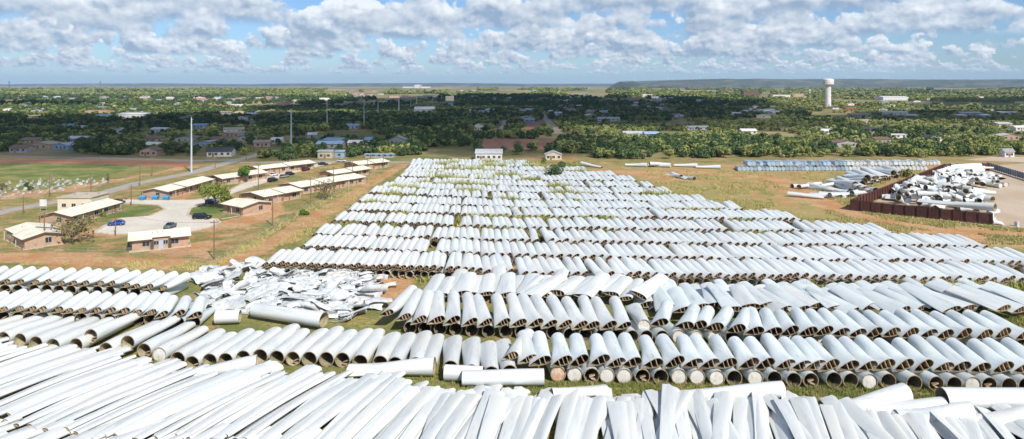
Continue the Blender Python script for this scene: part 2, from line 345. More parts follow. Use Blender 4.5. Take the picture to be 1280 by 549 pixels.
# ------------------------------------------------------------------ distant hills
def hills():
    mb = MB(); m = mat('distant_scrub_slope', (.045, .07, .04), .95, noise=[(.0035, (.16, .15, .08), .48, .62, (1, 1, 4)), (.02, (.015, .025, .015), .5, .7, S1)], coord='P')
    # mesa: plateau with an uneven scarp
    K = 120; x0, x1 = 1860, 11500
    pts = [[], [], [], []]
    for i in range(K+1):
        t = i/K; x = x0+(x1-x0)*t; yb = 9000+500*t+float(VN.fbm(x/420, 3.1))*900
        top = 39+76*min(1, max(0, t/.075))**.7*(1-.12*t)+float(VN.fbm(x/260, 9.))*22-8
        sl = 300+float(VN.fbm(x/150, 5.))*900
        pts[0].append((x, yb-sl*2.2, -2)); pts[1].append((x, yb-sl, top*.33)); pts[2].append((x, yb, top)); pts[3].append((x+100, yb+4200, top+4))
    vs = sum(pts, []); n = K+1
    mb.add(vs, [(r*n+i, r*n+i+1, (r+1)*n+i+1, (r+1)*n+i) for r in range(3) for i in range(K)])
    mb.build('hill', m, smooth=True, kind='structure', label='long flat-topped mesa on the right horizon')
    def knob(cx, cy, w, h, d, lab):
        mb = MB(); nx, ny = 28, 10; vs = []
        for j in range(ny+1):
            for i in range(nx+1):
                u = i/nx*2-1; v = j/ny*2-1; r = max(0, 1-(abs(u)**1.7+v*v)); z = h*min(1, r**.8*1.25)*(.82+.36*float(VN.fbm(u*4+cx, v*3, 3)))-2*(r <= 0)
                vs.append((cx+u*w, cy+v*d, z-1))
        mb.add(vs, [(j*(nx+1)+i, j*(nx+1)+i+1, (j+1)*(nx+1)+i+1, (j+1)*(nx+1)+i) for j in range(ny) for i in range(nx)])
        mb.build('hill', m, smooth=True, kind='structure', label=lab)
    knob(1290, 7600, 210, 74, 500, 'small dark knoll left of the mesa')
    knob(-2600, 15000, 5200, 72, 900, 'low long ridge on the left horizon')
    knob(-9000, 15500, 4200, 66, 900, 'low ridge at the far left horizon')
    knob(2600, 16500, 3500, 62, 900, 'low ridge behind the small knoll')
hills()
# ------------------------------------------------------------------ clouds whose shadow lies over the town
def cloud_mat():
    if 'cloud_vapour' in MATS: return MATS['cloud_vapour']
    m = mat('cloud_vapour', (.9, .9, .9), 1, spec=0); nt = m.node_tree; t = nt.nodes.new('ShaderNodeBsdfTransparent'); x = nt.nodes.new('ShaderNodeMixShader'); x.inputs[0].default_value = .38
    nt.links.new(t.outputs[0], x.inputs[1]); nt.links.new(nt.nodes['Principled BSDF'].outputs[0], x.inputs[2]); nt.links.new(x.outputs[0], nt.nodes['Material Output'].inputs[0]); return m
def cloud_shape(name, poly, hh, seed, lab):
    """one flat-based cumulus of real billows above ground polygon poly (moved towards the sun by its height)"""
    r = random.Random(seed); base = 1150.; k = base/sz; ox, oy = sx*k, sy*k
    xs = [p[0] for p in poly]; ys = [p[1] for p in poly]; mb = MB()
    ico = []
    nu, nv = 14, 7
    cnt = 0; tries = 0
    area = abs(sum(poly[i][0]*poly[(i+1) % len(poly)][1]-poly[(i+1) % len(poly)][0]*poly[i][1] for i in range(len(poly))))/2
    rad0 = sqrt(area/pi)*.16; want = int(area/(rad0*rad0)*1.5)
    while cnt < want and tries < want*20:
        tries += 1; x = r.uniform(min(xs), max(xs)); y = r.uniform(min(ys), max(ys))
        if not bool(inside(np.array([x]), np.array([y]), poly)[0]): continue
        cnt += 1; q = rad0*r.uniform(.6, 1.25); vs = []
        for j in range(nv+1):
            ph = pi*j/nv
            for i in range(nu):
                th = 2*pi*i/nu; w_ = 1+.22*(float(VN.fbm(th*2+cnt, ph*3, 3))-.5)*2
                vs.append((x+ox+q*w_*sin(ph)*cos(th), y+oy+q*w_*sin(ph)*sin(th), base+max(-.1, .75*cos(ph))*q*w_+r.random()*2))
        mb.add(vs, [(j*nu+i, j*nu+(i+1) % nu, (j+1)*nu+(i+1) % nu, (j+1)*nu+i) for j in range(nv) for i in range(nu)])
    mb.build(name, cloud_mat(), smooth=True, kind='structure', label=lab)
shade = G((-160,196),(0,196.5),(300,197.5),(470,199.5),(560,200.5),(650,200),(700,186),(735,172),(800,166),(880,160),(945,146),(960,133),(900,127),(800,122),(640,121),(520,121.5),(400,129),(320,140),(180,152),(100,155),(0,152),(-160,150))
cloud_shape('cloud', shade, 0, 5, 'broad flat-based cumulus over the town')
cloud_shape('cloud', G((1000,150),(1120,153),(1300,152),(1450,146),(1300,140),(1100,143)), 0, 8, 'small cumulus over the right hand scrub')
cloud_shape('cloud', G((1130,132),(1300,133),(1500,130),(1300,124),(1180,126)), 0, 9, 'cumulus over the far right trees')
cloud_shape('cloud', G((1120,113.6),(1400,113.6),(1400,112),(1150,112)), 0, 11, 'far cumulus over the right hand plain')
cloud_shape('cloud', G((-100,134),(60,132.5),(120,131),(60,128.5),(-100,129)), 0, 12, 'cumulus over the far left quarter')
# ------------------------------------------------------------------ cut wind turbine blades
def sst(t): t = min(1, max(0, t)); return t*t*(3-2*t)
def ring(f, r, c, t, tilt, n, th=0.0):
    """cross-section: circle (f = 0) to aerofoil (f = 1), nose on the right; th shrinks it for the inner wall"""
    out = []; ct, st = cos(tilt), sin(tilt)
    for j in range(n):
        a = 2*pi*j/n; cx, cz = r*cos(a), r*sin(a)
        u = (1-cos(a))/2; yt = 5*t*(.2969*sqrt(u)-.1260*u-.3516*u*u+.2843*u**3-.1015*u**4)*(1 if sin(a) >= 0 else -.72)
        ax, az = r*.9-c*u, yt*c+.02*(1 if sin(a) > 0 else -1)
        ax, az = ax*ct-az*st, ax*st+az*ct
        x, z = cx*(1-f)+ax*f, cz*(1-f)+az*f
        if th:
            mx_, mz_ = (r*.9-c*.42)*f*ct, (r*.9-c*.42)*f*st; d = sqrt((x-mx_)**2+(z-mz_)**2)+1e-6
            k = max(.3, 1-th/d); x, z = mx_+(x-mx_)*k, mz_+(z-mz_)*k
        out.append((x, z))
    return out
def section(L, r0, r1, c, t, tilt, fn, ff, zn, zf, n=20, K=7, th=.07, xf=0.0, power=1.0, depth=None, webs=3, cap=None, jag=0, seed=0, bow=0):
    """parts of one cut piece; near end at y = 0, far end at y = L. zn, zf: lowest point of the near and far end"""
    rr = random.Random(seed); O = []; I = []
    for k in range(K+1):
        s = k/K; f = fn+(ff-fn)*sst(s**power if fn > ff else s); r = r0+(r1-r0)*s
        cc = c*(1-.05*s); tl = tilt*f
        p = ring(f, r, cc, t, tl, n); q = ring(f, r, cc, t, tl, n, th)
        zz = zn+(zf-zn)*s+bow*sin(pi*s); mz = min(z for x, z in p)
        O.append([(x+xf*s, L*s, z-mz+zz) for x, z in p]); I.append([(x+xf*s, L*s, z-mz+zz) for x, z in q])
    if jag:
        for j in range(n):
            d = rr.uniform(-jag, jag); O[-1][j] = (O[-1][j][0], L+d, O[-1][j][2]); I[-1][j] = (I[-1][j][0], L+d, I[-1][j][2])
    sh = MB(); sh.add(sum(O, []), [(k*n+j, (k+1)*n+j, (k+1)*n+(j+1) % n, k*n+(j+1) % n)[::-1] for k in range(K) for j in range(n)])
    li = MB(); li.add(sum(I, []), [(k*n+j, (k+1)*n+j, (k+1)*n+(j+1) % n, k*n+(j+1) % n) for k in range(K) for j in range(n)])
    eds = []
    # the cut edge stands 1 cm proud of the shell
    for R_, Q, d in ((O[0], I[0], -.01), (O[-1], I[-1], .01)):
        ed = MB(); eds.append(ed); ed.add([(x, y+d, z) for x, y, z in R_]+[(x, y+d, z) for x, y, z in Q]+[(x, y-d, z) for x, y, z in R_]+[(x, y-d, z) for x, y, z in Q],
               [(j, (j+1) % n, n+(j+1) % n, n+j) for j in range(n)]+[(2*n+j, 2*n+(j+1) % n, (j+1) % n, j) for j in range(n)]+[(3*n+j, 3*n+(j+1) % n, n+(j+1) % n, n+j) for j in range(n)])
    W = []
    if webs and fn > .5:
        for q in range(webs):
            u = (q+1)/(webs+1)*.72+.03+rr.uniform(-.03, .03)
            a = math.acos(1-2*u); j0 = a/(2*pi)*n
            def pick(Rg, jj):
                j = int(jj) % n; fr = jj-int(jj); A = Vector(Rg[j]); B = Vector(Rg[(j+1) % n]); return A.lerp(B, fr)
            mb = MB(); k2 = max(1, int(K*.55)); tw = .05
            for k in range(k2):
                a0, b0 = pick(I[k], j0), pick(I[k], n-j0-.001); a1, b1 = pick(I[k+1], j0), pick(I[k+1], n-j0-.001)
                dy = Vector((0, .03 if k == 0 else 0, 0)); X_ = Vector((tw, 0, 0))
                A = [a0+dy-X_, a0+dy+X_, b0+dy+X_, b0+dy-X_, a1-X_, a1+X_, b1+X_, b1-X_]
                mb.add(A, [(0, 3, 2, 1), (0, 4, 7, 3), (1, 2, 6, 5)]+([(4, 5, 6, 7)] if k == k2-1 else []))
            W.append(mb)
    parts = [('shell', sh, 'S', True), ('liner', li, 'L', True), ('cut_edge', eds[0], 'E', False), ('cut_edge', eds[1], 'E', False)]+[('web', m, 'W', False) for m in W]
    if cap:
        cm = MB(); q = I[0]; m_ = len(q); cz = sum(z for x, y, z in q)/n
        cm.add([(x, .14, z) for x, y, z in q]+[(0, .10, cz)], [(j, (j+1) % m_, m_) for j in range(m_)])
        parts.append(('bulkhead', cm, 'C', False))
    if seed % 3 == 1 and not cap and fn < .5:
        # broken strips of laminate lying in the open root
        mb = MB(); a = rr.uniform(-.5, .5)
        for q in range(2):
            a = rr.uniform(-.7, .7); x0 = rr.uniform(-.5, .1)*r0; zb = zn+.35*r0+rr.uniform(0, .3)
            mb.add([(x0, .25, zb), (x0+.9*cos(a), .2, zb+.5*sin(a)), (x0+.9*cos(a), .25, zb+.5*sin(a)+.13), (x0, .3, zb+.13), (x0+.1, .9, zb), (x0+1*cos(a), .9, zb+.5*sin(a)), (x0+1*cos(a), .9, zb+.5*sin(a)+.1), (x0+.1, .9, zb+.1)],
                   [(0, 1, 2, 3), (4, 7, 6, 5), (0, 4, 5, 1), (3, 2, 6, 7), (1, 5, 6, 2), (0, 3, 7, 4)])
        parts.append(('laminate_strip', mb, 'W', False))
    return parts
M_linerd = mat('dark_liner', (.27, .225, .14), .85, noise=[(2.5, (.13, .10, .06), .45, .7, S1)], rand=.5)  # darker liner tone for the inside of grey-shelled pieces
def matset(shell, capm=None): return {'S': shell, 'L': M_linerd if shell is M_grey else M_liner, 'E': M_rim, 'W': M_web, 'C': capm or M_cap}
class Proto:
    """meshes of one variant, shared by all its copies"""
    def __init__(s, parts, ms, joined=False):
        s.joined = joined
        if joined:
            mb = MB()
            for nm, p, mk, sm in parts: mb.add(p.v, p.f, 'SLEWC'.index(mk))
            s.mb = mb; s.me = mb.mesh('blade_piece', [ms[k] for k in 'SLEWC'])
            sm_ = [m in (0, 1) for m in mb.m]; s.me.polygons.foreach_set('use_smooth', sm_)
        else: s.ms = [(nm, p.mesh(nm, [ms[mk]], sm)) for nm, p, mk, sm in parts]
    def place(s, name, loc, rz, label, group, cat, scale=1.0, rx=0, ry=0):
        o = ob(name, s.me if s.joined else None, None, loc, (rx, ry, rz), (scale,)*3, label=label, category=cat, group=group)
        if not s.joined:
            o.empty_display_size = .5
            for nm, me in s.ms: ob(nm, me, o)
        return o
def boots(ms, n, L=7, r=1.02, c=2.9, t=.40, tilt=20, seed=0, joined=False, z0=1.98, zf=2.0, N=20, K=7, r1=None):
    out = []
    for i in range(n):
        q = random.Random(seed+i)
        out.append(Proto(section(L*q.uniform(.94, 1.06), r*.95, (r1 or r), c*q.uniform(.93, 1.08), t*q.uniform(.92, 1.08), R(tilt+q.uniform(-4, 5)), 1, 0, z0, zf, n=N, K=K, power=q.uniform(.52, .78), seed=seed+i, webs=q.choice((3, 3, 2, 4)) if N > 14 else 2), ms, joined))
    return out
def roots(ms, n, L=7, r=1.02, seed=0, cap=False, joined=False, N=22, K=4, ff=.75, c=2.4):
    return [Proto(section(L*(1+.05*i), r, r*.98, c, .42, R(8), 0, ff, .02, .02, n=N, K=K, seed=seed+i, webs=0, cap=cap, th=.09), ms, joined) for i in range(n)]
GREY, WHITE, MID = matset(M_grey), matset(M_white), matset(M_mid)
FIELDW = dict(WHITE, E=M_rimb, W=M_rimb); FIELDG = dict(MID, E=M_rimb, W=M_rimb)
GREY_R = matset(M_grey, M_rust)
P_bootG = boots(GREY, 6, c=3.15, seed=10); P_bootM = boots(MID, 5, c=2.7, seed=14); P_bootW = boots(WHITE, 5, L=10.6, c=2.9, seed=30, zf=2.15)
P_rootG = roots(GREY, 3, seed=50); P_rootGc = roots(GREY, 2, seed=60, cap=True); P_rootRust = roots(GREY_R, 1, seed=64, cap=True)
P_rootW = roots(WHITE, 3, seed=70); P_rootWc = roots(WHITE, 2, seed=80, cap=True)
P_tubeW = roots(WHITE, 3, L=11.3, r=1.06, seed=90, ff=.9, c=3.2, K=7); P_tubeWc = roots(WHITE, 1, L=11.3, r=1.06, seed=96, cap=True, ff=.9, c=3.2, K=7)
def pose(xn, yn, zn, xf=None, dyaw=None, vx=None, L=7):
    """near end of a piece behind photo pixel (xn, yn) at height zn; yaw from the far end's x or from the vanishing column vx"""
    X, Y = g(xn, yn, zn)
    if vx is not None: a = math.atan((vx-640)/F)
    elif xf is not None:
        Yf = Y+L*.97; Xf = (xf-640)*Yf/F; a = atan2(Xf-X, L*.97)
    else: a = 0
    return X, Y, -(a+(dyaw or 0))
def row(proto_fn, xs, ys, zn, name, cat, group, labf, xf=None, L=7, jit=.02, jy=.25, zbase=0, scale=1.0, vx=None):
    for i, x in enumerate(xs):
        y = np.interp(x, ys[0], ys[1]); X, Y, rz = pose(x, y, zn, None if xf is None else xf[i], rnd.gauss(0, jit), None if vx is None else float(np.interp(x, vx[0], vx[1])), L)
        p, lab = proto_fn(i)
        p.place(name, (X, Y+rnd.uniform(-jy, jy), zbase+rnd.uniform(0, .03)), rz, labf(i, lab), group, cat, scale*rnd.uniform(.975, 1.02), rx=rnd.gauss(0, .008), ry=rnd.gauss(0, .035))
# --- front two-tier stack (right of centre)
r1b = [698,718.7,739,759.4,781,803,826,849.5,872.6,897,919,945,969,992,1014,1043,1064.5,1087.6,1112,1142,1169,1192,1215,1237,1260,1282,1304,1327]
cap1 = 'rccocco cccocoooooocooooccooooo'.replace(' ', '')
cap1 = ['r','c','o','c','c','o','o','c','c','c','o','c','o','o','o','o','o','c','o','o','o','o','c','o','o','o','c','o']
def f1(i):
    k = cap1[i]
    return (P_rootRust[0], 'rust-stained capped') if k == 'r' else (P_rootGc[i % 2], 'pale capped') if k == 'c' else (P_rootG[i % 3], 'open dark-mouthed')
VR = [[600,700,900,1100,1300],[560,585,615,640,640]]
row(f1, r1b, [[690,1290],[477.5,492]], .02, 'blade_root_section', 'blade root', 'blade roots under the front two-tier stack', lambda i, l: f'{l} blade root, {ordn(i+1)} from the left under the front two-tier stack', vx=VR)
r1t = [685,712,735,759,780,800,824.6,853,875,896.5,917,944,966,992,1011,1029,1046,1071,1095,1117,1141,1165,1189,1212,1236,1262,1287,1312]
odd = {0: 640, 13: 690}
row(lambda i: (P_bootG[(i*i+i//3) % 6], ''), [x-4 for x in r1t], [[660,1290],[458.5,467]], 2.0, 'blade_midsection', 'blade section', 'flared sections on top of the front two-tier stack',
    lambda i, l: f'grey-white flared cut section, {ordn(i+1)} from the left atop the front two-tier stack', vx=VR)
# --- second two-tier stack
r2b = [512,531,550,570,590,611,632,652,672,692,712,732,752,772,790,808,828,849,871,893,915,938,961,984,1007,1030,1053,1076,1099,1122,1145,1168,1191,1214,1237,1260,1283]
row(lambda i: ((P_rootGc if i > 15 and i % 4 else P_rootG)[i % 2], 'capped' if i > 15 and i % 4 else 'open'), r2b, [[505,800,1290],[418,429,438]], .02, 'blade_root_section', 'blade root', 'blade roots under the second two-tier stack',
    lambda i, l: f'{l} blade root, {ordn(i+1)} from the left under the second two-tier stack', vx=[[500,560,640,800,1300],[690,640,560,560,620]])
r2a = [486,508,528,548.5,569,591,610,631.6,652,672,690,710,728,744,764,783]
row(lambda i: (P_bootW[i % 5], ''), r2a, [[486,530,783],[397,406,413.5]], 2.0, 'blade_midsection', 'blade section', 'white sections on top of the second stack, left part',
    lambda i, l: f'white cut section, {ordn(i+1)} from the left atop the left part of the second stack', xf=[x-d for x, d in zip(r2a, (-26,-13,-7,0,3,7,9,12,16,19,19,21,19,17,17,16))], L=10.6)
r2c = [833,862,881,901,928,951,973,996,1018,1039,1059,1079,1100,1123,1144,1167,1189,1213,1237,1262,1285]
r2cf = [834,856,874,893,916,938,957,976,995,1012,1030,1047,1065,1086,1104,1125,1144,1166,1187,1209,1230]
r2cf[1:5] = [868,888,910,932]
row(lambda i: (P_bootG[(i*2) % 5], ''), [x-3 for x in r2c], [[820,950,1290],[409,420,425]], 2.0, 'blade_midsection', 'blade section', 'grey-white sections on top of the second stack, right part',
    lambda i, l: f'grey-white flared section, {ordn(i+1)} from the left atop the right part of the second stack', xf=r2cf, L=7)
X, Y, rz = pose(805.5, 418, .9, vx=690)
P_tubeWc[0].place('blade_root_section', (X, Y, 1.2), rz, 'white capped blade root resting high between the two halves of the second stack', None, 'blade root', .93)
# --- big white tubes, left of the front stack
tu = [-42,-18,4,25,44.8,66,95,113.5,132.5,159.6,180,199,222,240,262,282,304,325,346,366,386.5,408,428,450,475,494,519.5,537,563,589,614,637]
tuy = [428,430,431,432,437,440,439,435,445,444,446,451,457,462,459,458,455,454,455,456,457,457,458,461,462,463,464,464,468,473,476,474]
for i, (x, y) in enumerate(zip(tu, tuy)):
    v = np.interp(x, [0, 110, 250, 330, 430, 455, 560, 640], [735, 735, 700, 690, 720, 650, 630, 600])
    X, Y, rz = pose(x, y+2, 0, vx=v); z = (0.9 if i in (7, 9) else 0.0)
    p = P_tubeWc[0] if i == 11 else P_tubeW[i % 3]
    p.place('blade_root_section', (X, Y, z), rz+rnd.gauss(0, .012), f'big white {"capped" if i == 11 else "open"} blade root tube, {ordn(i+1)} from the left in the single row', 'big white tubes in a single row at centre left', 'blade root', rnd.uniform(.97, 1.03))
P_boot9 = boots(WHITE, 2, L=7, c=2.7, seed=130)
for i, (x, y, xf) in enumerate([(641,452,660),(664,455,655)]):
    X, Y, rz = pose(x, y, 2.0, xf=xf, L=6.5); P_boot9[i].place('blade_midsection', (X, Y, .05), rz, ['white flared section turned aside at the left end of the front stack', 'white flared section pointing its webbed mouth right, near the front stack'][i], None, 'blade section')
# --- two stacks at the left
l1n = [-22,-6,10,25,44.6,61,76,91.5,108,124.5,140,157,171.5,187,205]; l1f = [-4,12,28,43,58,74,88,104,119,135,149,165,180,196,212]
l1f = [x+dx for x, dx in zip(l1n, [37]*15)]
row(lambda i: (P_bootM[i % 5], ''), l1n, [[-20,120,210],[354.5,357,363]], 2.0, 'blade_midsection', 'blade section', 'sections on top of the farther left stack',
    lambda i, l: f'grey-white cut section, {ordn(i+1)} from the left atop the farther left stack', xf=[x-3 for x in l1f], L=7, scale=.9)
row(lambda i: (P_rootG[i % 3], ''), [x-3 for x in l1n], [[-20,120,210],[368,370,376]], .02, 'blade_root_section', 'blade root', 'roots under the farther left stack',
    lambda i, l: f'open blade root, {ordn(i+1)} from the left under the farther left stack', xf=[x+22 for x in l1n], L=7, scale=.93)
l2n = [-30,-12,5,23.7,39,54.6,73,87,103,122,140,156,173,189,207,226,245.7]
row(lambda i: (P_bootM[(i*3) % 5], ''), l2n, [[-20,120,250],[390,391.5,397]], 2.0, 'blade_midsection', 'blade section', 'sections on top of the nearer left stack',
    lambda i, l: f'grey-white cut section, {ordn(i+1)} from the left atop the nearer left stack', xf=[x+np.interp(x, [0, 130, 245], [40, 33, 4]) for x in l2n], L=7, scale=.92)
row(lambda i: (P_rootG[i % 3], ''), [x-2 for x in l2n], [[-20,120,250],[404,406,411]], .02, 'blade_root_section', 'blade root', 'roots under the nearer left stack',
    lambda i, l: f'open blade root, {ordn(i+1)} from the left under the nearer left stack', xf=[x+18 for x in l2n], L=7, scale=.95)
# --- the long regular field of rows: the first rows piece by piece, the rest as one mass
P_f = boots(FIELDW, 4, L=8.1, r=.93, c=2.1, t=.40, tilt=24, seed=150, joined=True, z0=1.75, zf=1.75, N=14, K=5)
P_fg = boots(FIELDG, 4, L=8.1, r=.93, c=2.1, t=.40, tilt=24, seed=150, joined=True, z0=1.75, zf=1.75, N=14, K=5)
P_fr = roots(matset(M_white), 2, L=6.0, r=.86, seed=160, joined=True, N=14, K=2)
rowsdef = [ # photo points of the brown near ends, spacing in metres
    ('first', [(328,333),(500,337),(640,342.5)], 1.68), ('first', [(652,345),(800,346.5),(1000,349),(1140,351),(1300,354)], 1.75),
    ('second', [(374.6,311),(500,317),(640,322.5),(1000,328),(1140,330),(1300,332.5)], 1.86),
    ('third', [(390,296),(500,299.5),(640,303.5),(1000,310),(1140,311),(1240,312)], 1.86),
    ('fourth', [(415,278.8),(640,287.4),(1000,292),(1124,296)], 1.9), (None, [(434,265),(640,272.8),(1002,277.5)], 1.82),
    (None, [(447,254),(640,262),(932,265)], 1.82), (None, [(461,243),(640,251.6),(887,255.6)], 1.85),
    (None, [(475,236),(640,243),(847,244.7)], 1.85), (None, [(491,230),(640,235),(818,236)], 1.85), (None, [(498,222.5),(640,227.5),(794,228)], 1.85),
    (None, [(503,217.8),(640,222),(771,222)], 1.85), (None, [(508,212.5),(640,216),(735,215.5)], 1.85), (None, [(511,208),(640,210.3),(676,210.8)], 1.85), (None, [(513,205),(640,206.4),(664,206.6)], 1.85)]
HV = [[320,430,520,600,680,900,1280],[745,720,670,560,500,520,560]]
farv, farf, farm = [], [], []
cnt = {}
def bake(p, X, Y, z, rz, ry, s):
    v = np.array(p.mb.v)*s; c_, s_ = cos(ry), sin(ry); x, y, zz = v[:, 0]*c_+v[:, 2]*s_, v[:, 1], -v[:, 0]*s_+v[:, 2]*c_
    c_, s_ = cos(rz), sin(rz); farv.append((np.stack([x*c_-y*s_+X, x*s_+y*c_+Y, zz+z], 1), p.mb, 5 if p in P_fg else 0))
nind = 0
for nm, pl, sp in rowsdef:
    P = [g(x, y, 1.9) for x, y in pl]; Ls = [0]
    for a, b in zip(P[:-1], P[1:]): Ls.append(Ls[-1]+math.dist(a, b))
    s = 0.6; k = 0
    while s < Ls[-1]:
        X = float(np.interp(s, Ls, [p[0] for p in P])); Y = float(np.interp(s, Ls, [p[1] for p in P])); px = 640+X*F/Y
        rz = -math.atan((float(np.interp(px, HV[0], HV[1]))-640)/F)+rnd.gauss(0, .035)
        ry = rnd.gauss(0, .035); sc_ = rnd.uniform(.95, 1.05); gy = rnd.random() < np.interp(px, [450, 650, 900], [.05, .35, .8]); p = (P_fg if gy else P_f)[rnd.randrange(4)]; yy = Y+rnd.uniform(-.45, .45); dz = rnd.uniform(-.1, .12)
        skip = rnd.random() < .015 or (nm == 'first' and 640 < px < 650)
        if not skip:
            cnt[nm] = cnt.get(nm, 0)+1
            if nm in ('first', 'second'):
                nind += 1
                p.place('blade_midsection', (X, yy, dz), rz, f'white cut section, {ordn(cnt[nm])} from the left atop the {nm} row of the long field', f'sections atop the {nm} row of the long regular field', 'blade section', sc_, ry=ry)
            else: bake(p, X, yy, dz, rz, ry, sc_)
            q = P_fr[k % 2]
            if nm == 'first':
                q.place('blade_root_section', (X-.25, yy+.3, 0), rz*.6, f'open blade root, {ordn(cnt[nm])} from the left under the first row of the long field', 'roots under the first row of the long regular field', 'blade root')
            elif nm in ('second', 'third') or k % 1 == 0: bake(q, X-.25, yy+.2, 0, rz*.6, 0, 1)
        s += sp*rnd.uniform(.88, 1.02); k += 1
print('field individuals', nind, cnt)
def stuff_from(baked, name, mats, label, cat, smooth=None):
    off = 0; V = []; Fv = []; st = []; mi = []
    lt = 0
    loops = []; starts = []; ms_ = []
    for v, mb, m0 in baked:
        V.append(v)
        for f, m in zip(mb.f, mb.m):
            starts.append(lt); loops.extend([i+off for i in f]); lt += len(f); ms_.append(m0 if m == 0 else m)
        off += len(v)
    V = np.concatenate(V).astype(np.float32); me = bpy.data.meshes.new(name); me.vertices.add(len(V)); me.vertices.foreach_set('co', V.ravel())
    me.loops.add(lt); me.loops.foreach_set('vertex_index', np.array(loops, np.int32)); me.polygons.add(len(starts)); me.polygons.foreach_set('loop_start', np.array(starts, np.int32))
    for m in mats: me.materials.append(m)
    me.polygons.foreach_set('material_index', np.array(ms_, np.int32)); me.polygons.foreach_set('use_smooth', np.array([m in (0, 1, 5) for m in ms_]))
    me.update(calc_edges=True); me.validate()
    return ob(name, me, kind='stuff', label=label, category=cat)
stuff_from(farv, 'stacked_blade_sections', [M_white, M_liner, M_rimb, M_rimb, M_cap, M_mid], 'hundreds of cut white blade sections stacked in the farther rows of the long field', 'blade sections')
# --- messy middle row: wide flat pieces thrown across one another
P_m = []
for i in range(7):
    q = random.Random(200+i); P_m.append(Proto(section(q.uniform(8, 11.5), .72, .66, q.uniform(2.9, 3.7), q.uniform(.26, .32), R(q.uniform(3, 9)), 1, q.uniform(.15, .75), 0, .1, n=20, K=7, seed=200+i, webs=3, power=.8), WHITE if i < 4 else GREY))
ms_list = []
for j, x in enumerate(np.arange(530, 700, 14)): ms_list.append((x+12, 370+1.5*sin(j*2.1), .5+.6*(j % 2), np.interp(x, [530, 640, 700], [700, 640, 900])))
for j, x in enumerate(np.arange(640, 810, 17)): ms_list.append((x+10, 372.5+3*sin(j*1.7), 1.1+.4*(j % 2), 1080+90*sin(j*2.3)))
for j, x in enumerate(np.arange(800, 1300, 18)): ms_list.append((x+16, 383+2*sin(j), .2, np.interp(x, [800, 1000, 1280], [700, 560, 480])))
for j, x in enumerate(np.arange(822, 1310, 21)): ms_list.append((x+18, 386.5+3*sin(j*1.9), 1.2+.25*(j % 3), np.interp(x, [800, 940, 1000, 1280], [660, 640, 430, 330])+80*sin(j*2.7)))
for j, (x, y, z, v) in enumerate(sorted(ms_list)):
    X, Y, rz = pose(x, y, z+.5, vx=v); i = j % 4 if x < 830 else (3+j % 4)
    P_m[i].place('blade_midsection', (X, Y, z+.35), rz, f'wide flat cut section, {ordn(j+1)} from the left in the jumbled middle row', 'wide sections in the jumbled middle row', 'blade section', rnd.uniform(.98, 1.2), rx=rnd.uniform(.0, .09), ry=rnd.gauss(0, .12))
# --- long thin outer blade pieces along the bottom of the picture
P_l = []
for i in range(10):
    q = random.Random(300+i)
    L = q.uniform(16.5, 19.5); ctip = q.uniform(.95, 1.4); croot = q.uniform(1.9, 2.7); n = 14; K = 8; O = []
    for k in range(K+1):
        s = k/K; c = ctip+(croot-ctip)*s**.85; p = ring(1, .3*c, c, .30-.03*s, R(-4+8*s+q.uniform(-1, 1)), n)
        jag = [q.uniform(-.25, .25) if k == K else 0 for _ in range(n)]
        O.append([(x+.5*s*s*(-1)**i*.6, L*s+jj, z+.06*c+.25*sin(pi*s)) for (x, z), jj in zip(p, jag)])
    sh = MB(); sh.add(sum(O, []), [(k*n+j, k*n+(j+1) % n, (k+1)*n+(j+1) % n, (k+1)*n+j) for k in range(K) for j in range(n)])
    parts = [('shell', sh, 'S', True)]
    I0 = [(x*.8-.02, y+.12, z*.8+.02) for x, y, z in O[0]]; IK = [(x*.82, y-.12, z*.82+.03) for x, y, z in O[K]]
    e = MB(); e.add([(x, y-.01, z) for x, y, z in O[0]]+I0, [(j, (j+1) % n, n+(j+1) % n, n+j) for j in range(n)][::1]+[tuple(range(n, 2*n))])
    parts.append(('cut_end', e, 'W', False))
    e = MB(); e.add([(x, y+.01, z) for x, y, z in O[K]]+IK, [(j, n+j, n+(j+1) % n, (j+1) % n) for j in range(n)]+[tuple(range(n, 2*n))])
    parts.append(('broken_end', e, 'E' if i % 4 == 0 else 'C', False))
    P_l.append(Proto(parts, WHITE))
LL = []
fx = [-60, 0, 170, 300, 480, 600, 700, 800, 960, 1150, 1350]; fv = [1080, 1080, 1060, 1080, 960, 830, 815, 812, 812, 815, 850]
fy = [[-60, 0, 120, 190, 300, 420, 520, 640, 700, 950, 1050, 1200, 1400], [426, 428, 437, 451, 466, 467, 479, 495, 493, 496, 505, 513, 519]]
x = -270.0; lay = 0
while x < 1400:
    y = float(np.interp(x, fy[0], fy[1])); v = float(np.interp(x, fx, fv)); LL.append((x, y, v, lay % 3)); x += float(np.interp(x, [-300, 300, 600, 1500], [5.0, 5.4, 5.7, 6.2]))*rnd.uniform(.7, 1.3); lay += 1
for j, (x, y, v, k) in enumerate(LL):
    z = (.05, .5, .85)[k]+rnd.uniform(-.1, .1); X, Y = g(x, y, z+.3); a = math.atan((v-640)/F)+rnd.gauss(0, .035 if x < 560 else .10)
    p = P_l[rnd.randrange(10)]; Y += rnd.uniform(-.8, .8); sc_ = float(np.interp(x, [560, 680], [1.0, .95]))
    Lp = 18.*sc_; X0, Y0 = X-sin(a)*Lp, Y-cos(a)*Lp
    dz = rnd.uniform(-.01, .02)
    p.place('blade_tip_section', (X0, Y0, z), -a, f'long white outer blade piece, {ordn(j+1)} from the left along the bottom edge', 'long outer blade pieces heaped in the foreground', 'blade', sc_*rnd.uniform(.93, 1.05), rx=dz, ry=rnd.gauss(0, .2))
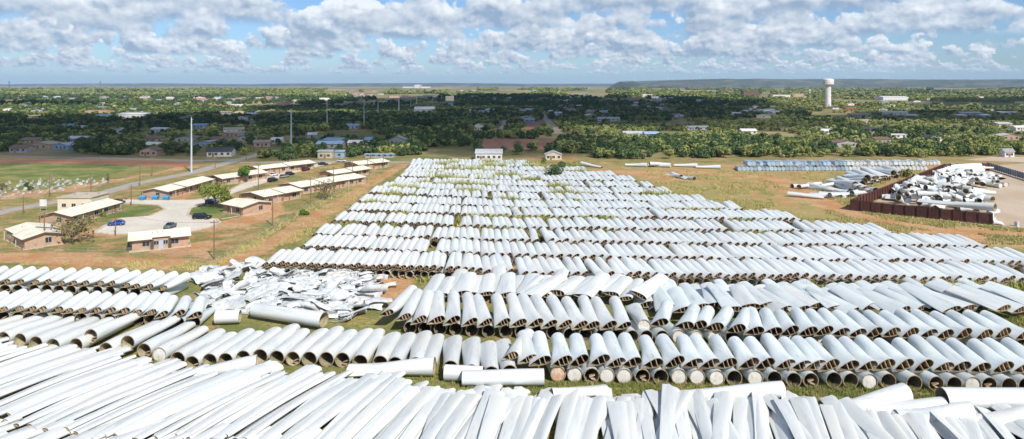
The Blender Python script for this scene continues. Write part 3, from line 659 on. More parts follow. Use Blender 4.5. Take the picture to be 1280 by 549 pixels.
# dark second batch whose cut ends show at the lower left
for j, x in enumerate(np.arange(-190, 430, 10.5)):
    X, Y = g(x, 517+5*sin(j*2)+float(np.interp(x, [-190, 60, 420], [-10, 0, 16])), .5); a = math.atan((1080-640)/F)+rnd.gauss(0, .06); p = P_l[j % 10]; X0, Y0 = X-sin(a)*18, Y-cos(a)*18
    p.place('blade_tip_section', (X0, Y0, .1+.25*(j % 3)), -a, f'narrow white blade piece, {ordn(j+1)} from the left in the batch at the lower left corner', 'narrow blade pieces of the nearest batch', 'blade', rnd.uniform(.7, 1.0), ry=rnd.gauss(0, .3))
# --- single pieces lying across the rows
def lying(px0, py0, px1, py1, z, parts, ms, label, name='blade_root_section', cat='blade root'):
    """a piece whose near end is behind the first pixel and whose far end is behind the second"""
    X0, Y0 = g(px0, py0, z+1); X1, Y1 = g(px1, py1, z+1); L = math.dist((X0, Y0), (X1, Y1)); a = atan2(X1-X0, Y1-Y0)
    return Proto(parts(L), ms).place(name, (X0, Y0, z), -a, label, None, cat)
def rt(r, r1, cap, ff=.0, seed=0, c=2.2): return lambda L: section(L, r, r1, c, .4, R(6), 0, ff, .02, .05, n=24, K=8, webs=0, cap=cap, seed=seed, th=.08)
lying(321, 456, 215, 465, .1, rt(1.15, .8, True, .8), WHITE, 'white capped blade root lying crossways below the row of big tubes')
lying(543, 460, 436, 457, .1, rt(1.2, .9, False, .9, 1, 3), WHITE, 'white blade root lying crossways with its open mouth to the right, before the tubes')
lying(604, 468, 556, 466, .0, rt(1.0, 1.0, False, 0, 3), WHITE, 'short white tube lying crossways right of the longer crossways root')
lying(680, 472, 578, 472, .1, rt(1.05, 1.05, False, .2, 3), WHITE, 'smooth white tube lying crossways at the left end of the front stack')
lying(978, 488, 812, 492, .0, rt(1.05, .8, False, .9, 3, 3), WHITE, 'white blade root lying crossways below the middle of the front stack')
lying(1131, 496, 1022, 511, .0, rt(1.3, .7, False, .7, 3, 2.6), WHITE, 'thick white blade root lying crossways with a rim at its right end')
lying(1180, 505, 1080, 507, .0, rt(.9, .7, False, .7, 3, 2.4), WHITE, 'thin white piece lying crossways between two thicker crossways roots')
lying(1178, 503, 1330, 502, .0, rt(1.35, 1.25, False, 0, 3), WHITE, 'thick white blade tube lying crossways at the right edge')
lying(1213, 518, 1120, 514, .0, rt(1.2, .8, False, .9, 3, 3), WHITE, 'white crossways blade piece with a curved end above the right foreground heap')
lying(1290, 525, 1215, 521, .0, rt(1.3, 1.0, False, .9, 3, 3), WHITE, 'broad white blade piece under the thick tube at the right edge')
lying(318, 388, 405, 402, .4, rt(1.1, 1.2, False, .0, 3), WHITE, 'long white tube lying across the crushed heap')
lying(270, 397, 300, 396, .2, rt(1.1, 1.0, False, .0, 1), WHITE, 'short white tube stub left of the long tube on the crushed heap')
lying(690, 492, 760, 484, .0, rt(.8, .6, False, .9, 3, 3), WHITE, 'white flat blade piece lying crossways under the heap below the front stack')
for i, (a, b, y) in enumerate(((782,809,206.5),(811,838,207),(843,872,207),(870,901,209))):
    lying(b, y, a, y-1.5, 0, rt(1.0, .85, True, .6, 3), WHITE, 'white blade root lying alone beyond the dirt track, '+('leftmost', 'second from left', 'third from left', 'rightmost')[i]+' of four')
lying(812, 204.5, 838, 204, .8, rt(.9, .8, False, .6, 3), WHITE, 'white blade root lying behind the second of the four single roots')
lying(727, 204.5, 752, 208, 0, rt(1.0, .6, False, .6, 3), WHITE, 'white blade piece lying at the far right corner of the long field')
lying(650, 222, 690, 215, 1.5, rt(.8, .6, False, .6, 3), WHITE, 'long white blade piece thrown across the far rows beside the green tree')
lying(560, 222, 640, 224.5, 2.6, rt(.5, .4, False, .9, 3, 1.6), WHITE, 'slim white blade laid crossways over the far rows')
# --- blue-grey rows at the top right
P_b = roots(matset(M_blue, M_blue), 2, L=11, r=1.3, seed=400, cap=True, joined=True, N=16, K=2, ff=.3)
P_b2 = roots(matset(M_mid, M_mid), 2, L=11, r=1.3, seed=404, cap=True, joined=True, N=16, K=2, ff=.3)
bl = []
for i in range(48): bl.append((925+i*4.95, 213.6-.02*i, 0, 'nearer'))
for i in range(47): bl.append((927.5+i*4.95, 213-.02*i, 2.1, 'upper nearer'))
for i in range(52): bl.append((939+i*4.6, 206.6-.01*i, 0, 'farther'))
for i in range(0): bl.append((941+i*4.6, 206.2-.01*i, 2.1, 'upper farther'))
k = {}
for i, (x, y, z, w_) in enumerate(bl):
    k[w_] = k.get(w_, 0)+1
    if 'upper' in w_ and rnd.random() < .45: continue
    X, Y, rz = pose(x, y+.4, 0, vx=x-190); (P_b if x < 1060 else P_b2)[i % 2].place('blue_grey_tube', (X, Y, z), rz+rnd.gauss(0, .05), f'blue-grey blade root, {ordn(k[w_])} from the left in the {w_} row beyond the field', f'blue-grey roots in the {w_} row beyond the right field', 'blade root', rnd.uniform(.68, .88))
# --- loose piles before the blue-grey rows
P_s = [Proto(section(random.Random(500+i).uniform(9, 14), .9, .8, 2.2, .36, R(8), [0, 1, .6][i % 3], [1, .3, 0][i % 3], 0, 0, n=14, K=4, seed=500+i, webs=2), GREY if i % 2 else WHITE, True) for i in range(6)]
def heap(n, fn, name, cat, group, labf, protos, seed, zf):
    r = random.Random(seed)
    for i in range(n):
        px, py, v = fn(i, n, r); X, Y = g(px, py); a = math.atan((v-640)/F) if v is not None else r.uniform(-pi, pi)
        protos[r.randrange(len(protos))].place(name, (X, Y, zf(i, n, r)), -a, labf(i), group, cat, r.uniform(.9, 1.15)*(1.45 if 600 < v < 700 else 1), ry=r.gauss(0, .1), rx=r.gauss(0, .02))
heap(15, lambda i, n, r: (1077+i*3.6, 234-i*.85, 650), 'blade_scrap_section', 'blade section', 'pale sections in the farther loose pile', lambda i: f'pale blade section, {ordn(i+1)} from the left in the farther loose pile by the rust wall', P_s, 41, lambda i, n, r: (i % 3)*.75)
heap(14, lambda i, n, r: (1064+i*2.4, 240+i*.45, 670), 'blade_scrap_section', 'blade section', 'pale sections in the nearer loose pile', lambda i: f'pale blade section, {ordn(i+1)} from the left in the nearer loose pile by the rust wall', P_s, 42, lambda i, n, r: (i % 3)*.7)
heap(5, lambda i, n, r: (990+i*9, 235.5+(i % 2)*1.5, 2100), 'blade_scrap_section', 'blade section', 'white pieces at the left end of the loose piles', lambda i: f'white blade piece, {ordn(i+1)} from the left beside the dirt track left of the piles', P_s, 43, lambda i, n, r: (i % 2)*.6)
heap(7, lambda i, n, r: (1030+i*5, 239+i*.8, 260), 'blade_scrap_section', 'blade section', 'narrow grey pieces lying by the track', lambda i: f'narrow grey blade piece, {ordn(i+1)} from the left between the track and the piles', P_s, 44, lambda i, n, r: (i % 2)*.4)
heap(7, lambda i, n, r: (1030+i*7, 249-i*.4, 1900 if i % 2 else -900), 'blade_scrap_section', 'blade section', 'broken pieces at the foot of the nearer pile', lambda i: f'broken blade piece, {ordn(i+1)} from the left at the foot of the nearer loose pile', P_s, 45, lambda i, n, r: (i % 2)*.5)
heap(3, lambda i, n, r: (852+i*8, 223.5+i*1.2, 400), 'blade_scrap_section', 'blade section', 'white pieces alone in the right hand field', lambda i: f'{["left", "middle", "right"][i]} one of three white pieces lying alone in the dry field', P_s, 46, lambda i, n, r: 0)
# --- scrapyard heap inside the rust wall
P_y = []
for i in range(8):
    q = random.Random(600+i); P_y.append(Proto(section(q.uniform(2.8, 6.5), q.uniform(.9, 1.25), q.uniform(.9, 1.2), q.uniform(2.4, 3.4), .42, R(12), [0, 1, 0][i % 3], [1, 0, .2][i % 3], 0, 0, n=16, K=5, seed=600+i, webs=2, cap=(i == 5)), WHITE))
YARD = G((1106,252),(1150,258),(1236,272),(1222,252),(1195,244),(1238,232),(1250,226),(1205,220),(1184,213.5))
r = random.Random(61); n = 0; xs = [p[0] for p in YARD]; ys = [p[1] for p in YARD]; pts = []
while len(pts) < 275:
    x, y = r.uniform(min(xs), max(xs)), r.uniform(min(ys), max(ys))
    if bool(inside(np.array([x]), np.array([y]), YARD)[0]): pts.append((x, y))
pts.sort(key=lambda p: (p[1], p[0]))
lab = ['near', 'middle', 'back']
for i, (x, y) in enumerate(pts):
    cx, cy = sum(xs)/len(xs), sum(ys)/len(ys); z = r.choice((0, .9, 1.8, 2.6))*(1 if y < 265 else .35)
    nearw = y < 200; v = r.gauss(.5, .45) if nearw else r.uniform(-pi, pi)
    P_y[r.randrange(8)].place('blade_scrap_section', (x, y, z+.3), -v, f'white scrap section, {ordn(i+1)} counted from the front of the scrapyard heap', 'white sections jumbled in the scrapyard heap', 'blade section', r.uniform(.7, 1.05), rx=r.gauss(0, .2), ry=r.gauss(0, .4))
for i in range(7):
    X, Y = g(1176+i*2, 217.5-i*.7); P_s[i % 6].place('blade_scrap_section', (X, Y, .4*(i % 3)+i*.15), -R(95), f'long white section, {ordn(i+1)} of the straight stack along the back of the yard', 'long sections stacked along the back of the yard', 'blade section', 1.4)
for i, (x, y) in enumerate(((1237,232),(1244,234.5),(1251,235.5),(1258,234),(1231,231))):
    X, Y = g(x, y); P_y[5].place('blade_root_section', (X, Y, 0), R(rnd.uniform(-30, 30)), f'short white capped root, {ordn(i+1)} placed at the open right side of the scrapyard', 'short capped roots on the yard floor', 'blade root', .9)
lying(1244, 260.5, 1150, 248.5, 3.0, rt(1.2, .6, False, .9, 3, 3), WHITE, 'long white blade lying along the top of the rust wall')
for i, (x, y) in enumerate(((1244,279),(1252,281),(1247,272),(1238,276))):
    X, Y = g(x, y); P_y[i].place('blade_scrap_section', (X, Y, .1+.9*(i > 1)), R(70+20*i), f'white scrap section spilling past the right end of the rust wall, {ordn(i+1)} one', 'scrap spilling past the end of the rust wall', 'blade section', .8)
mb = MB(); mb.box(-.6, .6, -.5, .5, 0, .1, 0); mb.box(-.5, .5, -.4, .4, .1, 1.3, 0); mb.box(-.35, .2, -.46, -.4, .5, 1.0, 0); mb.tube([(-.4, 0, 1.3), (-.4, 0, 1.8)], [.05, .05]); mb.tube([(.4, 0, 1.3), (.4, 0, 1.6)], [.05, .05])
o = mb.build('steel_crate', mat('pale_steel', (.5, .52, .52), .5, noise=[(3, (.3, .25, .2), .5, .7, S1)]), label='small grey steel crate standing alone right of the scrapyard heap', category='crate'); o.location = (*g(1271, 283), 0); o.rotation_euler.z = .4
# ------------------------------------------------------------------ crushed shells at centre left
P_c = []
for i in range(9):
    q = random.Random(700+i); nx, ny = 12, 7; Lc = q.uniform(3.0, 5.2); rad = q.uniform(.9, 1.5); arc = q.uniform(1.5, 3.9); V = []
    for s in (0, 1):
        for b in range(ny+1):
            for a in range(nx+1):
                u = a/nx; th = (b/ny-.5)*arc+.25*(float(VN.fbm(u*2+i, b*.25, 2))-.5)*2; rr_ = rad*(1-.45*u*(i % 2))*(1+.55*(float(VN.fbm(u*2.2+i*3, b*.3+9, 2))-.5))-(.07 if s else 0)
                yy = (u-.5)*Lc+(.5*(float(VN(b*1.3+i*7, u*2))-.5) if a in (0, nx) else 0)
                V.append((rr_*sin(th)*1.25, yy, rr_*cos(th)*.75-rad*.35+.25*sin(u*3+i)))
    n0 = (nx+1)*(ny+1); mb = MB(); F_ = []; F2 = []; F3 = []
    for b in range(ny):
        for a in range(nx):
            k = b*(nx+1)+a; F_.append((k, k+1, k+nx+2, k+nx+1)); F2.append((n0+k, n0+k+nx+1, n0+k+nx+2, n0+k+1))
    for a in range(nx): F3.append((a, n0+a, n0+a+1, a+1)); k = ny*(nx+1)+a; F3.append((k, k+1, n0+k+1, n0+k))
    for b in range(ny): k = b*(nx+1); F3.append((k, k+nx+1, n0+k+nx+1, n0+k)); k += nx; F3.append((k, n0+k, n0+k+nx+1, k+nx+1))
    sh = MB(); sh.add(V[:n0], F_); li = MB(); li.add(V[n0:], [tuple(x-n0 for x in f) for f in F2]); e = MB(); e.add([(x, y, z) for x, y, z in V], F3)
    st = MB()
    for t in range(3):
        x0 = q.uniform(-.7, .7); y0 = q.uniform(-Lc/2, Lc/2-1); st.tube([(x0, y0, q.uniform(-.3, .4)), (x0+q.uniform(-.5, .5), y0+.8, q.uniform(-.2, .7)), (x0+q.uniform(-1, 1), y0+1.7, q.uniform(-.3, .5))], [.06, .04, .03], 5)
    P_c.append(Proto([('shell', sh, 'S', True), ('inner_skin', li, 'L', False), ('torn_edge', e, 'E', False), ('loose_strip', st, 'W', False)],
        {'S': M_scrapw, 'L': M_foam, 'E': M_scrapw, 'W': M_scrapw, 'C': M_cap}))
CR = G((238,350),(262,338),(330,334),(400,338),(455,340),(470,352),(468,362),(478,374),(470,388),(452,396),(440,404),(395,398),(350,386),(300,392),(232,396),(250,380),(262,368))
r = random.Random(71); xs = [p[0] for p in CR]; ys = [p[1] for p in CR]; pts = []
for _ in range(20000):
    if len(pts) >= 235: break
    x, y = r.uniform(min(xs), max(xs)), r.uniform(min(ys), max(ys))
    if bool(inside(np.array([x]), np.array([y]), CR)[0]) and all(math.hypot(x-a, y-b) > .95 for a, b in pts): pts.append((x, y))
pts.sort()
for i, (x, y) in enumerate(pts):
    P_c[r.randrange(9)].place('crushed_shell', (x, y, r.uniform(.35, 1.15)), pi/2+r.gauss(.2, .5), f'torn white crushed blade shell, {ordn(i+1)} from the left in the crushed heap', 'torn shells of the crushed heap', 'blade scrap', r.uniform(.65, 1.05), rx=r.gauss(0, .22), ry=r.choice((0, 0, pi*.95, pi*1.05, .5, -.5))+r.gauss(0, .2))
for i, (x, y) in enumerate([(455,347),(470,356),(435,345),(440,356),(462,368),(478,359)]):
    X, Y = g(x, y); P_c[i].place('crushed_shell', (X, Y, .3), pi/2+.3*sin(i*3), ['crushed shell ring at the right tip of the heap', 'crumpled shell nearest the bare soil right of the heap', 'crushed curved shell at the top right of the heap', 'oval crushed shell below the curved one', 'flattened shell at the lower right of the heap', 'dark-bottomed crushed shell lying apart at the right'][i], None, 'blade scrap', 1.1, ry=pi if i % 2 else .2)
for i in range(16):
    x = 262+i*12.5; y = 352+22*abs(sin(i*1.9)); X, Y = g(x, y); P_m[i % 7].place('blade_scrap_section', (X, Y, .25+.5*(i % 2)), -R(65+40*sin(i*2.3)), f'long flattened white piece, {ordn(i+1)} from the left lying within the crushed heap', 'long flattened pieces within the crushed heap', 'blade section', r.uniform(.5, .72), ry=r.gauss(0, .15))
# thin scraps between the jumbled middle row and the second stack
for i, x in enumerate((1002, 1020, 1042, 1060, 1078, 1090)):
    X, Y = g(x, 396-2*(i % 2), 1.2); P_c[i].place('crushed_shell', (X, Y, 1.4), .8*i, f'small torn white scrap, {ordn(i+1)} from the left behind the right part of the second stack', 'torn scraps behind the second stack', 'blade scrap', .5, ry=.5*i)
# ------------------------------------------------------------------ rust wall, yard fences
M_rw = mat('rust_plate', (.085, .028, .022), .7, noise=[(.7, (.14, .045, .03), .45, .7, S1), (4, (.05, .018, .016), .5, .7, S1)], rand=.25)
def rust_wall(a, b, h, label, cat='wall'):
    root = ob('rust_wall', None, None, (a[0], a[1], 0), label=label, category=cat); Lw = math.dist(a, b); an = atan2(b[1]-a[1], b[0]-a[0]); root.rotation_euler.z = an
    n = max(1, round(Lw/3.1)); w_ = Lw/n
    p = MB(); p.box(.02, w_-.02, -.03, .03, .02, h-.12); p.box(w_*.25, w_*.28, -.06, .06, .1, h-.2); p.box(w_*.5, w_*.53, -.06, .06, .1, h-.2); p.box(w_*.75, w_*.78, -.06, .06, .1, h-.2)
    pm = p.mesh('panel', [M_rw]); q = MB(); q.box(-.09, .09, -.22, .22, 0, h); q.box(-.16, .16, -.26, -.22, 0, h); qm = q.mesh('post', [M_rw])
    for i in range(n): ob('panel', pm, root, (i*w_, 0, 0))
    for i in range(n+1): ob('post', qm, root, (i*w_, 0, 0))
    r_ = MB(); r_.box(-.1, Lw+.1, -.12, .12, h, h+.12); r_.build('top_rail', M_rw, root)
RC = g(1063.5, 263)
rust_wall(RC, g(1240.5, 281.5), 3.3, 'dark rust-brown steel panel wall along the front of the scrapyard')
rust_wall(RC, g(1180, 214.5), 3.3, 'dark rust-brown steel wall running back along the left side of the scrapyard')
rust_wall(g(1180, 214.5), g(1236, 213.5), 3.4, 'rust-brown steel wall along the back of the scrapyard')
def yard_fence():
    a, b = g(1234, 210.5), g(1330, 240); root = ob('yard_fence', None, None, (a[0], a[1], 0), label='grey corrugated sheet fence on posts along the back right of the scrapyard', category='fence')
    Lw = math.dist(a, b); root.rotation_euler.z = atan2(b[1]-a[1], b[0]-a[0]); n = int(Lw/2.4); m = mat('grey_sheet', (.26, .32, .38), .5, noise=[(.8, (.18, .2, .24), .45, .7, S1)], rand=.3); m2 = mat('dark_post', (.05, .05, .05), .6)
    p = MB()
    for k in range(6): x0 = .08+k*.38; p.add([(x0, -.02, .3), (x0+.19, .06, .3), (x0+.38, -.02, .3), (x0, -.02, 2.8), (x0+.19, .06, 2.8), (x0+.38, -.02, 2.8)], [(0, 1, 4, 3), (1, 2, 5, 4)])
    pm = p.mesh('panel', [m]); q = MB(); q.box(-.06, .06, -.1, .1, 0, 3.0); qm = q.mesh('post', [m2])
    for i in range(n): ob('panel', pm, root, (i*2.4, 0, 0)); ob('post', qm, root, (i*2.4, 0, 0))
    r_ = MB(); r_.box(0, n*2.4, .07, .13, .55, .65); r_.box(0, n*2.4, .07, .13, 2.5, 2.6); r_.build('rail', m2, root)
yard_fence()
# ------------------------------------------------------------------ houses
M_roof = mat('cream_membrane_roof', (.78, .735, .60), .8, noise=[(.35, (.62, .58, .46), .5, .72, (1, 1, 1)), (1.1, (.44, .40, .32), .64, .8, (4, .3, 1)), (2, (.47, .43, .34), .62, .8, (1, 3, 1))], rand=.08)
M_brick = mat('tan_brick', (.47, .315, .215), .9, noise=[(1.2, (.40, .25, .17), .4, .65, S1), (14, (.54, .40, .29), .5, .7, (1, 1, 4))], rand=.1)
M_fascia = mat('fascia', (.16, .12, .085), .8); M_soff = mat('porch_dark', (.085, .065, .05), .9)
M_glass = mat('window_glass', (.03, .04, .05), .12); M_frame = mat('window_frame', (.45, .43, .39), .6); M_door = mat('door_paint', (.22, .14, .09), .6); M_vent = mat('roof_vent', (.35, .35, .34), .5)
M_wp = mat('white_post', (.6, .58, .52), .7)
def window(parent, x, y, z, w_, h, face, gm=None):
    """face: outward direction 0:+x 1:+y 2:-x 3:-y"""
    fr = MB(); t = .07
    for (a0, a1, b0, b1) in ((-w_/2-t, w_/2+t, -t, 0), (-w_/2-t, w_/2+t, h, h+t), (-w_/2-t, -w_/2, 0, h), (w_/2, w_/2+t, 0, h), (-.03, .03, 0, h)): fr.box(a0, a1, -.05, .03, b0, b1)
    o = fr.build('window', M_frame, parent); o.location = (x, y, z); o.rotation_euler.z = {3: 0, 0: R(90), 1: R(180), 2: R(-90)}[face]
    p = MB(); p.box(-w_/2, w_/2, -.01, .02, 0, h); p.build('pane', gm or M_glass, o)
def estate_house(x0, x1, y0, y1, ang, origin, label, eave=2.6, ridge=3.5, over=.8, wallm=None, roofm=None, steps=0, side='right', ridge_ax='y', chairs=None, group='tan brick estate houses with cream roofs'):
    """low house; box x0..x1, y0..y1 in its own frame, the gable faces -y when ridge_ax is y"""
    root = ob('estate_house', None, None, (origin[0], origin[1], 0), (0, 0, ang), label=label, category='house', group=group)
    wm, rm = wallm or M_brick, roofm or M_roof
    wl = MB(); W_, D = x1-x0, y1-y0
    if ridge_ax == 'y':
        xm = (x0+x1)/2
        # recessed porch bays along one long side
        wl.add([(x0, y0, 0), (x1, y0, 0), (x1, y0, eave), (xm, y0, ridge-.12), (x0, y0, eave)], [(0, 1, 2, 3, 4)])
        wl.add([(x0, y1, 0), (x1, y1, 0), (x1, y1, eave), (xm, y1, ridge-.12), (x0, y1, eave)], [(4, 3, 2, 1, 0)])
        wl.add([(x0, y0, 0), (x0, y1, 0), (x0, y1, eave), (x0, y0, eave)], [(3, 2, 1, 0)])
        wl.add([(x1, y0, 0), (x1, y1, 0), (x1, y1, eave), (x1, y0, eave)], [(0, 1, 2, 3)])
        rf = MB(); e = over; n = max(1, steps+1)
        for k in range(n):
            ya, yb = y0+D*k/n-(e if k == 0 else 0), y0+D*(k+1)/n+(e if k == n-1 else 0); sh = .5*(k % 2); zz = .14*(k % 2)
            a, b = x0-e+sh, x1+e+sh*1.2; dz = (ridge-eave)/(W_/2)*e; t = .16
            V = [(a, ya, eave-dz+zz), (xm+sh, ya, ridge+zz), (b, ya, eave-dz+zz), (a, yb, eave-dz+zz), (xm+sh, yb, ridge+zz), (b, yb, eave-dz+zz)]
            rf.add(V+[(x, y, z+t) for x, y, z in V], [(6, 7, 10, 9), (7, 8, 11, 10), (3, 4, 1, 0), (4, 5, 2, 1)], 0)
            rf.add(V+[(x, y, z+t) for x, y, z in V], [(0, 1, 7, 6), (1, 2, 8, 7), (4, 3, 9, 10), (5, 4, 10, 11), (3, 0, 6, 9), (2, 5, 11, 8)], 1)
        roof = rf.build('roof', [rm, M_fascia], root)
        # doors, windows and porch posts along the long sides
        for sd, xx, fc, sg in (('r', x1, 0, 1), ('l', x0, 2, -1)):
            nb = max(2, int(D/4.2))
            for i in range(nb):
                yy = y0+D*(i+.5)/nb
                if i % 3 == 1:
                    d = MB(); d.box(-.45, .45, -.06, .04, .05, 2.1); o = d.build('door', M_door, root); o.location = (xx+sg*.03, yy, 0); o.rotation_euler.z = R(90 if sg > 0 else -90)
                    hd = MB(); hd.box(.3, .36, -.12, -.06, 1, 1.08); hd.build('handle', M_vent, o)
                else: window(root, xx+sg*.04, yy, .85, 1.7, 1.2, fc)
            for i in range(0, nb+1, 1):
                ps = MB(); yy = y0+D*i/nb; yy = min(max(yy, y0+.1), y1-.1); ps.box(xx+sg*(over-.25)-.06, xx+sg*(over-.25)+.06, yy-.06, yy+.06, 0, eave-.16); ps.build('porch_post', M_wp if i % 2 else M_fascia, root)
        window(root, x0+W_*.62, y0-.04, .95, 1.3, 1.25, 3); window(root, x0+W_*.38, y1+.04, .95, 1.3, 1.25, 1)
        dr = MB(); dr.box(-.07, .07, -.05, .05, .2, 2.3); o = dr.build('downpipe', M_vent, root); o.location = (x0+W_*.3, y0-.06, 0)
        mu = MB(); mu.box(-.18, .18, -.18, .02, .9, 1.6); o = mu.build('meter_box', M_vent, root); o.location = (x0+W_*.28, y0-.02, 0)
    for i in range(max(2, int(D/9))):
        v = MB(); v.tube([(0, 0, 0), (0, 0, .5)], [.09, .09], 6); o = v.build('vent_pipe', M_vent, roof); o.location = (x0+W_*(.3 if i % 2 else .62), y0+D*(i+.5)/max(2, int(D/9)), eave+(ridge-eave)*.7)
    wl.build('wall', wm, root)
    ft = MB(); ft.box(x0-.25, x1+.25, y0-.25, y1+.25, -.02, .08); ft.build('foundation_slab', M_kerb, root)
    return root
def along(p, q): return atan2(q[1]-p[1], q[0]-p[0])
def house_from(fl, fr, depth, label, z=2.6, **kw):
    """fl, fr: photo pixels of the front-left and front-right eave corners"""
    A = g(fl[0], fl[1], z); B = g(fr[0], fr[1], z); W_ = math.dist(A, B); an = along(A, B)
    return estate_house(.8, W_-.8, .8, depth-.8, an, A, label, **kw)
house_from((174, 239.6), (210, 240.0), 32, 'long tan brick house behind the three blue bins', steps=2)
house_from((256, 221.5), (277.8, 223.8), 22, 'long cream-roofed house in the left row, behind the one with blue bins', steps=1)
house_from((305.6, 209.8), (324.6, 212), 30, 'farthest long grey-roofed house of the left row, beside the dark green tree', steps=1)
house_from((302.6, 259.8), (343.7, 253.2), 12, 'square brick house on the corner of the cul-de-sac behind the leafy trees', steps=0)
house_from((296, 242.5), (330.2, 246.6), 16.5, 'first long house of the right row, right behind the corner house', steps=1)
house_from((345, 231), (376, 234.6), 33, 'second long house of the right row beside the parked cars', steps=2)
house_from((396, 216), (418.1, 218), 22, 'third long house of the right row', steps=1)
house_from((428, 203.8), (448.4, 206.4), 18, 'farthest house of the right row, nearest the blade field', steps=1)
house_from((27, 300), (84, 291.8), 17, 'cream-roofed house at the left edge behind the ragged tree', steps=1)
A2 = house_from((45, 270.4), (89.3, 270.8), 23.5, 'long cream-roofed office house with a flat white block behind it', steps=0, ridge=3.6)
# left wing of the left-most house
A = g(2.5, 283.5, 2.6); B = g(25, 299, 2.6)
def flat_block():
    x0, y0 = g(61, 266.5); x1, _ = g(102, 266.5); root = ob('hall', None, None, (x0, y0+4, 0), label='flat-roofed cream block standing behind the long office house', category='building')
    w_ = x1-x0; m = mat('cream_render', (.66, .60, .46), .9, noise=[(.6, (.58, .52, .40), .45, .7, S1)])
    b = MB(); b.box(0, w_, 0, 10, 0, 3.9); b.build('wall', m, root)
    b = MB(); b.box(-.3, w_+.3, -.3, 10.3, 3.9, 4.15, 0); rf = b.build('roof', mat('roof_tan', (.50, .44, .33), .9, noise=[(.4, (.42, .36, .27), .4, .7, S1)]), root)
    for i in range(3): v = MB(); v.box(0, .7, 0, .7, 0, .5); o = v.build('roof_unit', M_vent, rf); o.location = (2+i*3.2, 4+i, 4.15)
    for i in range(3): window(root, 2+i*3, -.04, 1.2, 1.2, 1, 3)
flat_block()
def front_house():
    """the house nearest to the blades: low roof sloping to the viewer, two side bays and a recessed porch"""
    A = g(159.5, 302.8, 2.5); B = g(239.2, 295.2, 2.5); W_ = math.dist(A, B); root = ob('estate_house', None, None, (A[0], A[1], 0), (0, 0, along(A, B)), label='cream-roofed brick house nearest the blades, with a blue-grey front door', category='house', group='tan brick estate houses with cream roofs')
    L_ = W_; D = 9.5; e = .7
    rf = MB(); t = .16
    for (xa, xb, y0) in ((0, L_*.375, 0), (L_*.375, L_*.665, .9), (L_*.665, L_, -.15)):
        zf = 2.5+(y0)*.2; V = [(xa, y0, zf), (xb, y0, zf), (xb, 5.3, 3.55), (xa, 5.3, 3.55), (xa, 10.6, 2.5), (xb, 10.6, 2.5)]
        rf.add(V+[(x, y, z+t) for x, y, z in V], [(6, 7, 8, 9), (9, 8, 11, 10), (3, 2, 1, 0), (4, 5, 2, 3)], 0)
        rf.add(V+[(x, y, z+t) for x, y, z in V], [(0, 1, 7, 6), (5, 4, 10, 11), (0, 6, 9, 3), (3, 9, 10, 4), (1, 2, 8, 7), (2, 5, 11, 8)], 1)
    roof = rf.build('roof', [M_roof, M_fascia], root)
    b = MB(); h = 2.55
    fp = [(.9, .8), (L_*.36, .8), (L_*.36, .55), (L_*.66, .55), (L_*.66, .8), (L_-.5, .8), (L_-.5, 9.8), (.9, 9.8)]; n = len(fp)
    b.add([(x, y, 0) for x, y in fp]+[(x, y, h if y < 5 else 2.5) for x, y in fp], [(i, (i+1) % n, n+(i+1) % n, n+i) for i in range(n)])
    b.add([(.9, .8, h), (.9, 9.8, 2.5), (.9, 5.3, 3.5)], [(0, 2, 1)]); b.add([(L_-.5, .8, h), (L_-.5, 9.8, 2.5), (L_-.5, 5.3, 3.5)], [(0, 1, 2)])
    b.build('wall', M_brick, root)
    for x, y, w_ in ((L_*.28, .76, 1.5), (L_*.735, .76, 1.6)): window(root, x, y, 1.0, w_, 1.05, 3)
    for x in (L_*.44, L_*.585): window(root, x, .51, 1.15, 1.0, .9, 3)
    for x in (L_*.375, L_*.655): q = MB(); q.box(-.35, .35, -.25, .15, 0, 2.42); o = q.build('recess_shade_box', M_soff, root); o.location = (x, .62, 0)  # solid dark boxes; the shade of a recess is painted as their colour
    d = MB(); d.box(-.5, .5, -.06, .03, .1, 2.1); o = d.build('door', mat('blue_grey_door', (.38, .42, .5), .6), root); o.location = (L_*.515, .5, 0)
    hd = MB(); hd.box(.35, .42, -.12, -.06, 1, 1.08); hd.build('handle', M_vent, o)
    ft = MB(); ft.box(.3, L_, -.1, 10.2, -.02, .1); ft.build('foundation_slab', M_kerb, root)
    for i, x in enumerate((.38, .47, .55)): v = MB(); v.tube([(0, 0, 0), (0, 0, .55)], [.1, .1], 6); o = v.build('vent_pipe', M_vent, roof); o.location = (L_*x, 3.5, 3.2)
    ac = MB(); ac.box(-.5, .4, 0, 1, 0, 1.0); o = ac.build('air_conditioner', M_soff, root); o.location = (.2, 1.6, 0)
front_house()
